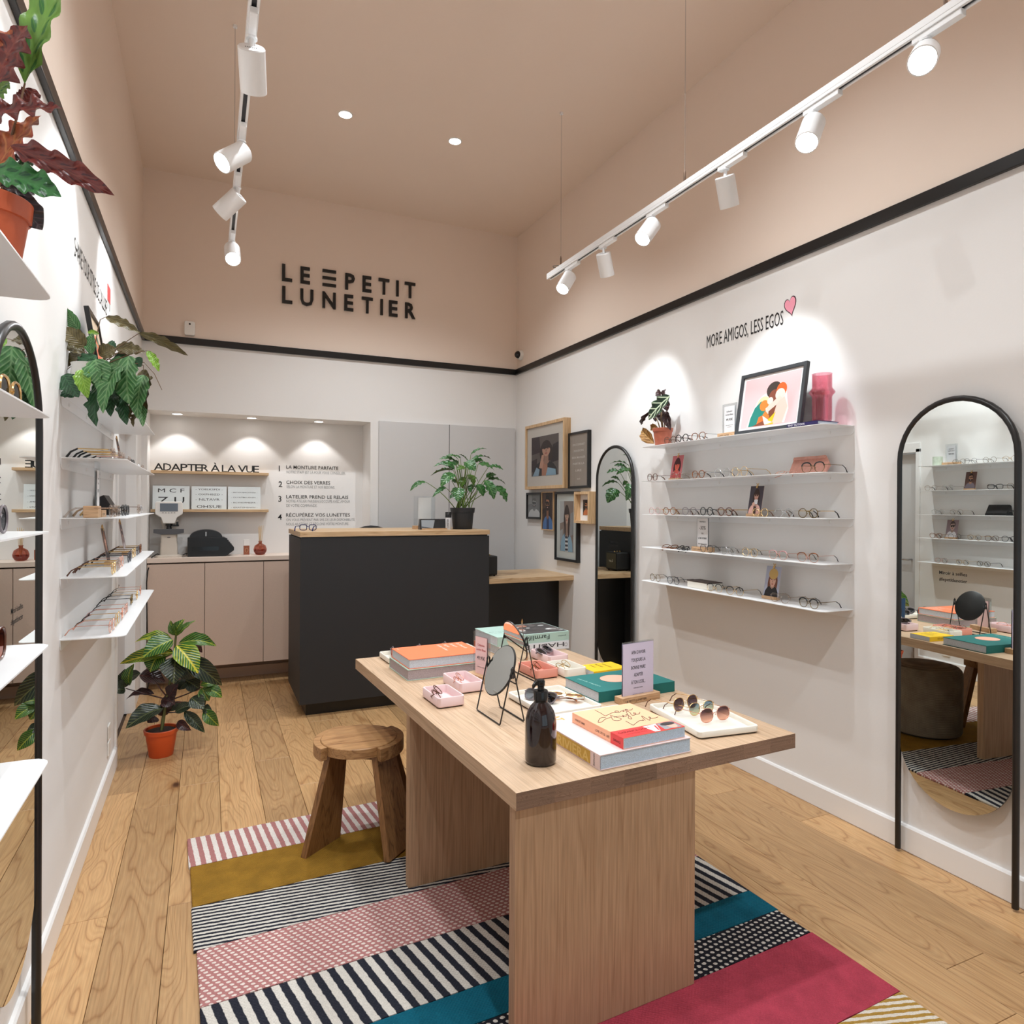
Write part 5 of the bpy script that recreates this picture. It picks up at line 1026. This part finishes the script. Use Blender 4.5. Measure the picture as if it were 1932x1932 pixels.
for k, (s, wd) in enumerate((('Back to the land', .10), ('a new way', .06))): top_text(o, s, .02, .14-.03*k, .050, .009, wd, (74, 96, 90))
# photo cards in a clip
photo_card('clipped photo cards standing behind the far round mirror', tuple(T(.800, 1.440, TZ+.0003)), TY+radians(62), .105, .175, portrait((206, 150, 124), (30, 22, 24), (226, 220, 218), (52, 84, 120), True, (30, 20, 24), None, None, .5, .60, 1.15), 6, (216, 196, 176))
o = [c for c in D.objects if c.name.startswith('photo_card')][-1]
pr = [c for c in o.children if c.name.startswith('print')][0]
mb, ms = print_mesh(.100, .172, portrait((196, 170, 170), (54, 54, 72), (206, 204, 214), (214, 212, 222), True, None, None, None, .45, .62, 1.2)); q = mb.build('print', ms, pr, label='black and white photo on the back of the cards'); q.location = (0, .0022, 0); q.rotation_euler = (0, 0, pi)
# ================================================================ plants
def leaf_mat(name, top, vein, under=None, vfreq=9, vw=.16, midw=.035, slope=.9, spots=None, edge=None, rough=.38, mot=.25, vmix=1.0):
    """leaf blade coloured in its own coordinates: x across (-.5..5), y from stalk to tip"""
    m_, t_ = new(name); s = t_.add('ShaderNodeSeparateXYZ'); t_.l(t_.coord(rand=False), s.inputs[0])
    ax = t_.math('ABSOLUTE', s.outputs[0]); n = t_.noise(t_.coord((1, 1, 1), rand=True), 5, 3)
    base = t_.ramp(n, [(.3, tuple(max(0, x*(1-mot)) for x in top)), (.7, top)])
    v = t_.math('ADD', t_.math('MULTIPLY', t_.math('SINE', t_.math('MULTIPLY', t_.math('SUBTRACT', s.outputs[1], t_.math('MULTIPLY', ax, slope)), 2*pi*vfreq)), .5), .5)
    side = t_.ramp(v, [(1-vw, (0, 0, 0)), (1-vw*.3, (255, 255, 255))]); mid = t_.ramp(ax, [(midw*.5, (255, 255, 255)), (midw, (0, 0, 0))])
    mk = t_.mix(1, side, mid, 'LIGHTEN')
    if spots:
        sp = t_.math('MULTIPLY', t_.math('SUBTRACT', 1, t_.math('ABSOLUTE', t_.math('MULTIPLY', t_.math('SUBTRACT', ax, .19), 7))), v)
        base = t_.mix(t_.ramp(sp, [(.30, (0, 0, 0)), (.38, (255, 255, 255))]), base, lin(spots))
    f = t_.add('ShaderNodeMath', operation='MULTIPLY'); f.inputs[1].default_value = vmix; t_.l(mk, f.inputs[0])
    col = t_.mix(f.outputs[0], base, lin(vein))
    if edge: col = t_.mix(t_.ramp(ax, [(.36, (0, 0, 0)), (.47, (255, 255, 255))]), col, lin(edge))
    if under:
        gm = t_.add('ShaderNodeNewGeometry'); col = t_.mix(gm.outputs['Backfacing'], col, lin(under))
    t_.l(col, t_.b.inputs['Base Color']); t_.b.inputs['Roughness'].default_value = rough
    t_.bump(t_.math('ADD', t_.math('MULTIPLY', v, .7), n), .25, .01)
    return m_
PROF = {'oval': lambda t: sin(pi*t**.8)**.75*(1-.1*t), 'lance': lambda t: sin(pi*t**.75)**.9, 'strap': lambda t: min(1, 6*t)*min(1, (1-t)*3.4)**.8, 'arrow': lambda t: (1-t)**.75*min(1, .55+t*5)*(1 if t > .02 else .7),
        'lobed': lambda t: sin(pi*min(1, t**.72))**.7*(.78+.22*abs(sin(11*t))), 'scallop': lambda t: sin(pi*t**.8)**.75*(.86+.14*abs(sin(15*t)))}
def leaf_mesh(prof, mt, arch=.12, fold=.18, wave=.0, wf=5, twist=0, curl=0, seed=0):
    mb = MB(); N = 30 if prof == 'strap' else 16; xs = (-1, -.62, -.25, 0, .25, .62, 1); rows = []
    r_ = random.Random(seed)
    for i in range(N+1):
        t = i/N; w_ = .5*PROF[prof](t) if 0 < i < N else (.02 if i == 0 else .004)
        z0 = arch*4*t*(1-t)-curl*t*t; a = twist*t; row = []
        for x in xs:
            zz = fold*abs(x)*w_*2*.5+wave*sin(wf*2*pi*t+(0 if x > 0 else 1.3))*abs(x)**1.5*(w_*2)
            px, pz = x*w_, zz; row.append((px*cos(a)-pz*sin(a), t, z0+px*sin(a)+pz*cos(a)))
        rows.append(row)
    ids = [[mb._p(p) for p in row] for row in rows]
    for a, b in zip(ids, ids[1:]):
        for k in range(len(xs)-1): mb.f.append([a[k], a[k+1], b[k+1], b[k]]); mb.mi.append(0)
    me = mb.mesh('leaf', [mt], 60); return me
def leaf_at(parent, base, tip, w_, me, nrm=None, roll=0, name='leaf'):
    base, tip = Vector(base), Vector(tip); y = tip-base; L_ = y.length; y.normalize()
    n = Vector(nrm) if nrm else Vector((0, 0, 1)); z = n-y*n.dot(y)
    if z.length < 1e-3: z = y.orthogonal()
    z.normalize(); x = y.cross(z)
    if roll: q = Matrix.Rotation(roll, 3, y); x = q @ x; z = q @ z
    o = link(name, me, parent); m_ = Matrix.Identity(4)
    for i in range(3): m_[i][0] = x[i]*w_; m_[i][1] = y[i]*L_; m_[i][2] = z[i]*L_; m_[i][3] = base[i]-parent.location[i]
    o.matrix_local = m_; return o
def pot(parent, r0, r1, h, mt, rim=.22, soil=True, rimout=1.07):
    zr = h*(1-rim)
    MB().lathe([(r0*.97, 0), (r0, .003), (r1*.955, zr), (r1*.955*rimout, zr+.001), (r1*rimout, h-.002), (r1*rimout-.002, h), (r1*.94, h), (r1*.92, h-.02)], 36, cap=(True, False)).build('pot', mt, parent, 40)
    if soil: MB().lathe([(.001, h-.012), (r1*.5, h-.010), (r1*.93, h-.016)], 24, cap=(False, False)).build('soil', M_SOIL, parent, 60)
def stems(parent, paths, r, mt, name='stem'):
    mb = MB()
    for p in paths:
        p = [Vector(q)-parent.location for q in p]
        if len(p) == 3:      # smooth a three point stalk
            p = [p[0]*(1-t)**2+p[1]*2*t*(1-t)+p[2]*t*t for t in [i/7 for i in range(8)]]
        n = len(p); mb.tube(p, [r*(1-.45*i/(n-1)) for i in range(n)], 6)
    return mb.build(name, mt, parent, 60)
CAMN = Vector((-sin(.43), -cos(.43), .15))
rnd = random.Random(21)
# ---- croton on the floor
cr = thing('potted_croton', 'leafy croton with yellow veins in an orange pot on the floor', 'plant', (-.25, 4.66, 0))
pot(cr, .068, .092, .165, mat('orange_plastic_pot', (206, 84, 36), .4), .16)
CY_ = 4.66
def cpx(X, Y, dy=0): return sv(200+X/4.6, 1040+Y/4.6, y=CY_+dy)
GRN = leaf_mat('croton_green', (36, 98, 34), (170, 180, 66), (86, 96, 40), 8, .09, .04, .9, None, None, .3, .3, .75); YEL = leaf_mat('croton_yellow', (66, 120, 36), (214, 202, 62), (120, 120, 40), 9, .18, .05, .9, None, (130, 156, 44), .3, .3, .85)
DRK = leaf_mat('croton_dark', (30, 46, 34), (92, 100, 62), (60, 40, 40), 8, .08, .03, .9, None, None, .3); MAR = leaf_mat('croton_maroon', (52, 28, 30), (90, 50, 50), (70, 34, 38), 8, .08, .03, .9, None, None, .32)
LM = {k: [leaf_mesh('lance', m_, a, .22, .02, 3, tw, .0, i) for i, (a, tw) in enumerate(((.10, .15), (.18, -.2)))] for k, m_ in (('g', GRN), ('y', YEL), ('d', DRK), ('m', MAR))}
CL = [('g', 605, 730, 560, 598, .055, 0), ('g', 605, 730, 682, 588, .065, -.02), ('g', 612, 738, 782, 600, .05, .03), ('y', 575, 772, 248, 792, .085, .05), ('g', 580, 768, 316, 925, .135, -.10), ('g', 630, 800, 958, 822, .085, .02), ('y', 612, 820, 800, 1060, .15, -.12), ('m', 640, 800, 836, 880, .09, .08),
      ('y', 585, 880, 118, 978, .085, .0), ('g', 470, 890, 385, 1050, .14, -.04), ('d', 610, 915, 588, 1150, .16, -.14), ('d', 690, 925, 1008, 1165, .12, -.04), ('g', 520, 925, 400, 1040, .08, .04), ('d', 690, 1020, 925, 1100, .12, .08), ('d', 690, 1010, 770, 1100, .11, .0), ('m', 480, 840, 560, 905, .07, .08),
      ('d', 168, 1180, 165, 1020, .09, .03), ('g', 205, 1165, 245, 975, .07, .0), ('d', 160, 1170, 85, 1150, .07, -.02), ('d', 168, 1205, 20, 1215, .08, -.05), ('m', 290, 1080, 515, 1135, .13, .02), ('m', 420, 1240, 170, 1290, .07, .04), ('m', 550, 1270, 632, 1150, .10, -.05), ('d', 300, 1060, 210, 1150, .09, .08),
      ('d', 640, 1205, 690, 1095, .09, .06), ('d', 700, 1140, 640, 1200, .06, .0), ('d', 690, 1120, 815, 1200, .11, .03), ('g', 820, 1165, 955, 1155, .06, .0), ('g', 830, 1185, 895, 1300, .08, -.04), ('g', 850, 1195, 1008, 1270, .085, -.02), ('d', 740, 1270, 850, 1370, .10, -.08), ('g', 850, 1385, 980, 1518, .08, -.06), ('d', 790, 1270, 860, 1340, .07, .02), ('d', 840, 1370, 920, 1380, .06, -.03),
      ('d', 495, 1360, 170, 1540, .13, -.10), ('d', 600, 1400, 770, 1335, .07, .0), ('d', 680, 1390, 858, 1575, .07, -.05), ('m', 620, 1480, 742, 1555, .06, -.08), ('m', 440, 1440, 360, 1490, .10, -.05), ('m', 480, 1290, 600, 1330, .10, -.02), ('d', 560, 1390, 640, 1300, .08, .06), ('m', 470, 1330, 530, 1420, .09, .03)]
for i, (k, bx, by, tx, ty, w_, dy) in enumerate(CL):
    b, tp_ = cpx(bx, by, dy*.35), cpx(tx, ty, dy); leaf_at(cr, b, tp_, w_*1.0, LM[k][i % 2], (CAMN*.75+Vector((rnd.uniform(-.3, .3), 0, .6))), rnd.uniform(-.25, .25))
stems(cr, [[(-.25, 4.66, .14), cpx(520, 1300), cpx(545, 1200), cpx(590, 920), cpx(608, 720)]], .011, mat('green_brown_stalk', (96, 100, 54), .6), 'trunk')
stems(cr, [[cpx(545, 1290), cpx(380, 1250), cpx(170, 1190)], [cpx(545, 1280), cpx(420, 1150), cpx(400, 1040)], [cpx(560, 1290), cpx(720, 1240), cpx(830, 1180)], [cpx(560, 1320), cpx(700, 1280), cpx(845, 1380)], [cpx(530, 1400), cpx(600, 1400), cpx(690, 1390)], [cpx(600, 880), cpx(640, 920), cpx(695, 1000)]], .005, MAR, 'side_stalk')
# ---- philodendron on the counter
ph = thing('potted_philodendron', 'bushy green philodendron in a black nursery pot on the counter', 'plant', (1.955, 5.30, DZ))
pot(ph, .082, .098, .178, mat('black_nursery_pot', (40, 43, 48), .5), .24)
def ppx(X, Y, dy=0): return sv(760+X/9.2, 840+Y/9.2, y=5.30+dy)
PG = leaf_mat('philodendron_green', (44, 104, 46), (120, 160, 100), (66, 96, 40), 7, .10, .035, .7, None, None, .28, .3, .6); PL = leaf_mat('philodendron_light', (78, 122, 40), (120, 150, 70), None, 7, .1, .03, .7, None, None, .3, .3, .6)
PM = [leaf_mesh('lobed', PG, .16, .12, .04, 4, .15, .0, 1), leaf_mesh('lobed', PG, .10, .2, .05, 4, -.2, 0, 2), leaf_mesh('lobed', PL, .12, .2, .04, 4, .1, 0, 3)]
PLV = [(1180, 165, 1470, 70, .035, .0), (1120, 270, 960, 155, .05, .06), (960, 250, 750, 180, .055, .02), (1000, 230, 850, 175, .045, .1), (920, 290, 630, 245, .05, .05), (920, 345, 530, 375, .075, .0), (900, 420, 690, 330, .06, .1), (880, 440, 478, 535, .06, .02), (890, 500, 660, 720, .105, -.10), (740, 730, 515, 905, .05, -.06), (400, 640, 125, 795, .045, -.02), (960, 735, 955, 985, .12, -.16), (1090, 400, 925, 430, .07, -.02),
       (1090, 290, 1260, 440, .12, -.13), (1190, 260, 1530, 245, .05, .08), (1220, 300, 1400, 270, .05, .1), (1310, 325, 1590, 450, .075, -.02), (1480, 385, 1745, 430, .05, .0), (1450, 560, 1625, 510, .07, .02), (1420, 610, 1585, 940, .10, -.12), (1470, 600, 1780, 685, .06, .03), (1590, 720, 1805, 985, .135, -.04), (1290, 680, 1395, 890, .10, -.10), (1130, 510, 1230, 700, .11, -.08), (1070, 550, 1020, 730, .07, -.02), (1230, 680, 1170, 820, .08, -.06), (1130, 380, 1060, 290, .06, .1), (1250, 560, 1300, 640, .06, .05), (850, 620, 980, 690, .06, .06), (870, 850, 820, 930, .03, .0), (960, 330, 850, 300, .06, .12)]
for i, (bx, by, tx, ty, w_, dy) in enumerate(PLV):
    leaf_at(ph, ppx(bx, by, dy*.6), ppx(tx, ty, dy), w_, PM[2 if i in (23, 24, 12) else i % 2], CAMN*.6+Vector((rnd.uniform(-.3, .3), 0, .8)), rnd.uniform(-.3, .3))
stems(ph, [[Vector((1.955+rnd.uniform(-.06, .06), 5.30+rnd.uniform(-.05, .05), DZ+.16)), ppx(1080+(bx-1080)*.55, 1090-(1090-by)*.62, dy*.3), ppx(bx, by, dy*.6)] for bx, by, tx, ty, w_, dy in PLV], .0042, mat('philodendron_stalk', (98, 124, 48), .5), 'leaf_stalk')
# ---- alocasia on the top right shelf
ax_ = thing('potted_alocasia', 'small dark alocasia with white veins in terracotta pot on right shelf', 'plant', (2.765, 3.655, SHZ[0]))
pot(ax_, .050, .064, .118, M_TERRA2, .2)
def apx(X, Y, dx=0): return sv(1190+X/8.4, 720+Y/8.4, x=2.765+dx)
AG = leaf_mat('alocasia_green', (36, 62, 46), (206, 220, 190), (66, 40, 40), 4.2, .10, .05, .6, None, (70, 96, 70), .3); AD = leaf_mat('alocasia_back', (58, 38, 40), (84, 56, 56), None, 4, .1, .04, .6, None, None, .4); AB = leaf_mat('dried_leaf', (150, 104, 46), (190, 150, 90), None, 5, .1, .04, .7, None, None, .7)
am = [leaf_mesh('scallop', AG, .04, .10, .04, 4, 0, 0, 1), leaf_mesh('lance', AD, .1, .3, .05, 3, .3, 0, 2), leaf_mesh('oval', AB, .15, .3, .06, 3, .3, 0, 3)]
nr = Vector((-1, -.35, .2))
for bx, by, tx, ty, w_, k, dx in ((625, 225, 275, 602, .115, 0, -.045), (470, 240, 430, 118, .05, 1, .0), (515, 240, 562, 115, .05, 1, .01), (560, 470, 635, 775, .055, 1, .0), (345, 465, 168, 690, .022, 1, -.02), (500, 440, 500, 660, .06, 1, .03), (560, 300, 580, 470, .06, 1, .03), (400, 540, 400, 640, .03, 1, 0), (375, 985, 175, 775, .085, 2, -.01), (440, 745, 315, 740, .05, 2, .02)):
    leaf_at(ax_, apx(bx, by, dx), apx(tx, ty, dx), w_, am[k], nr, rnd.uniform(-.2, .2))
stems(ax_, [[Vector((2.765, 3.655, SHZ[0]+.10)), apx(455, 550), apx(490, 330, -.03)], [Vector((2.765, 3.65, SHZ[0]+.10)), apx(480, 420), apx(470, 240)], [Vector((2.77, 3.64, SHZ[0]+.10)), apx(520, 560), apx(560, 470)], [Vector((2.75, 3.66, SHZ[0]+.10)), apx(420, 560), apx(345, 465)]], .0045, mat('tan_stalk', (150, 128, 98), .6), 'leaf_stalk')
# ---- drooping prayer plant on the far left top shelf
dp = thing('potted_calathea', 'large drooping green leafy plant in white pot on far left top shelf', 'plant', (-.412, 3.035, SHZ[0]))
WPOT = mat('white_glazed_pot', (230, 228, 222), .3)
MB().lathe([(.046, 0), (.060, .01), (.066, .035), (.061, .055), (.064, .075), (.066, .10), (.062, .125), (.066, .135), (.060, .135), (.058, .11)], 32, cap=(True, False)).build('pot', WPOT, dp, 50); MB().lathe([(.001, .118), (.059, .114)], 20, cap=(False, False)).build('soil', M_SOIL, dp)
def dpx(X, Y, dy=0): return sv(X/4.6, 540+Y/4.6, y=3.05+dy)
DG = leaf_mat('calathea_green', (74, 134, 74), (150, 190, 134), (104, 86, 52), 8, .30, .04, .8, None, None, .35, .25, .5); DD = leaf_mat('calathea_dark', (38, 84, 50), (70, 120, 80), (94, 74, 46), 8, .2, .03, .8, None, None, .35, .25, .5); DB = leaf_mat('calathea_bronze', (104, 92, 52), (130, 118, 74), (96, 66, 46), 8, .2, .03, .8, None, None, .45, .25, .5); DL = leaf_mat('calathea_lime', (128, 178, 48), (170, 206, 90), None, 8, .2, .03, .8, None, None, .35, .2, .5)
dm = {k: [leaf_mesh('scallop', m_, a, .16, .05, 4, tw, 0, i) for i, (a, tw) in enumerate(((.06, .12), (.12, -.2)))] for k, m_ in (('g', DG), ('d', DD), ('b', DB), ('l', DL))}
DLV = [('g', 690, 385, 562, 185, .045, .0), ('b', 740, 530, 540, 355, .062, -.02), ('b', 735, 570, 545, 505, .055, .0), ('b', 725, 560, 595, 700, .07, .02), ('g', 790, 590, 800, 405, .042, -.02), ('d', 835, 600, 668, 730, .062, -.03), ('l', 700, 410, 700, 450, .03, 0), ('l', 760, 400, 862, 415, .018, 0), ('b', 915, 268, 1222, 412, .040, -.02), ('b', 1205, 408, 1632, 602, .032, -.03), ('b', 1000, 540, 1262, 575, .06, .02), ('b', 860, 600, 1010, 540, .06, .0), ('l', 1278, 560, 1380, 742, .034, .0), ('d', 930, 500, 1010, 540, .04, .03),
       ('g', 830, 635, 895, 880, .085, -.06), ('g', 800, 660, 860, 900, .05, -.03), ('g', 1120, 605, 1125, 1025, .098, -.10), ('g', 1040, 680, 895, 1105, .075, -.08), ('d', 860, 830, 838, 1218, .05, -.02), ('d', 990, 880, 962, 1132, .055, .03), ('d', 1075, 930, 1102, 1205, .045, .0), ('g', 1245, 770, 1195, 1150, .072, -.04), ('g', 1225, 980, 1240, 1220, .035, -.03), ('b', 1310, 780, 1280, 1100, .062, .02), ('b', 1175, 1010, 1122, 1152, .028, .01), ('b', 1205, 1090, 1160, 1222, .03, .0), ('d', 552, 770, 685, 965, .065, .0), ('l', 705, 725, 765, 972, .052, -.05), ('d', 560, 900, 640, 965, .05, .03), ('g', 960, 640, 1045, 700, .06, .0), ('d', 1000, 600, 1100, 680, .08, .03), ('d', 1180, 620, 1225, 700, .05, .0), ('b', 1220, 740, 1300, 850, .045, .02), ('d', 1020, 800, 1050, 960, .07, .03)]
for i, (k, bx, by, tx, ty, w_, dy) in enumerate(DLV):
    low = ty > 840
    leaf_at(dp, dpx(bx, by, -.12+dy*.4 if low else dy*.6), dpx(tx, ty, -.17+dy*.4 if low else dy), w_*1.15, dm[k][i % 2], CAMN+Vector((rnd.uniform(-.3, .3), 0, .35)), rnd.uniform(-.2, .2))
so_ = Vector((-.412, 3.035, SHZ[0]+.11))
stems(dp, [[so_, dpx(845, 400), dpx(870, 290), dpx(915, 268)], [so_, dpx(1050, 500), dpx(1205, 410)], [so_, dpx(700, 480), dpx(692, 390)], [so_, dpx(960, 520), dpx(1120, 605)], [so_, dpx(900, 560), dpx(1030, 680)], [so_, dpx(1050, 560), dpx(1245, 690), dpx(1245, 770)], [so_, dpx(640, 620), dpx(555, 760)], [so_, dpx(1250, 660), dpx(1340, 760), dpx(1405, 900)], [so_, dpx(780, 600), dpx(740, 560)], [so_, dpx(900, 600), dpx(860, 830)], [so_, dpx(1000, 700), dpx(1075, 930)], [so_, dpx(1160, 560), dpx(1280, 560)], [dpx(690, 390), dpx(565, 190), dpx(560, 90)]], .0022, mat('brown_stalk', (118, 92, 66), .6), 'leaf_stalk')
# ---- prayer plant nearest the camera on the near left top shelf
nc = thing('potted_calathea', 'wavy crimson and green leaved plant in terracotta pot, nearest on left', 'plant', (-.335, 1.385, SHZ[0]))
pot(nc, .044, .058, .108, M_TERRA, .30)
def npx(u, v, dy=0): return sv(u, v, y=1.385+dy)
NCG = leaf_mat('rattle_green', (132, 178, 84), (120, 170, 84), (104, 40, 40), 6, .02, .02, .5, (66, 122, 64), None, .35, .12, .4); NCD = leaf_mat('rattle_dark_green', (62, 124, 66), (70, 130, 70), (60, 30, 34), 6, .02, .02, .5, (30, 74, 44), None, .35, .15, .4)
NCR = leaf_mat('rattle_crimson', (120, 50, 46), (150, 76, 60), None, 5, .2, .03, .6, (70, 30, 36), None, .35, .2, .4); NCO = leaf_mat('rattle_orange', (206, 110, 70), (220, 150, 90), None, 5, .2, .03, .6, None, (170, 70, 50), .4, .25, .5); NCB = leaf_mat('rattle_dark_grey', (58, 48, 50), (76, 60, 60), None, 6, .1, .03, .5, None, None, .4)  # the last leaf colour is a plain dark grey
def nl_(m_, a=.05, wv=.10, tw=0): return leaf_mesh('strap', m_, a, .12, wv*.55, 4.5, tw, 0, 1)
for m_, bu, bv_, tu, tv, w_, dy, roll, wv, tw in ((NCG, 47, 157, 128, -45, .050, -.01, 0, .05, .0), (NCR, -8, 160, 52, 48, .075, -.03, 0, .16, .2), (NCO, -14, 125, 40, 60, .04, -.02, .2, .12, 0), (NCR, -25, 222, 119, 205, .045, -.03, 0, .14, .1), (NCO, -6, 318, 78, 218, .055, .0, 0, .10, .2), (NCR, 20, 275, 216, 369, .036, -.05, .3, .10, -.1), (NCD, -22, 318, 116, 372, .052, -.05, 0, .10, 0), (NCB, 4, 352, 80, 434, .05, .02, 0, .05, 0), (NCB, 22, 296, 80, 306, .02, .01, 0, .1, 0), (NCG, -12, 190, 14, 150, .03, .02, 0, .1, 0), (NCR, 45, 195, 66, 168, .03, .02, .5, .1, .3), (NCB, -5, 340, 66, 368, .035, .02, 0, .05, 0), (NCD, 20, 318, 78, 306, .018, .03, 0, .1, 0)):
    leaf_at(nc, npx(bu, bv_, dy*.5), npx(tu, tv, dy), w_, nl_(m_, .05, wv, tw), CAMN+Vector((.2, 0, .25)), roll)
sb = Vector((-.335, 1.385, SHZ[0]+.095))
stems(nc, [[sb, npx(20, 280), npx(47, 157)], [sb, npx(2, 300), npx(-8, 160)], [sb, npx(12, 330), npx(20, 275)], [sb, npx(-4, 340), npx(-22, 318)], [sb, npx(0, 330), npx(-25, 222)], [sb, npx(4, 360), npx(4, 352)]], .0028, mat('rattle_stalk', (128, 96, 70), .6), 'leaf_stalk')
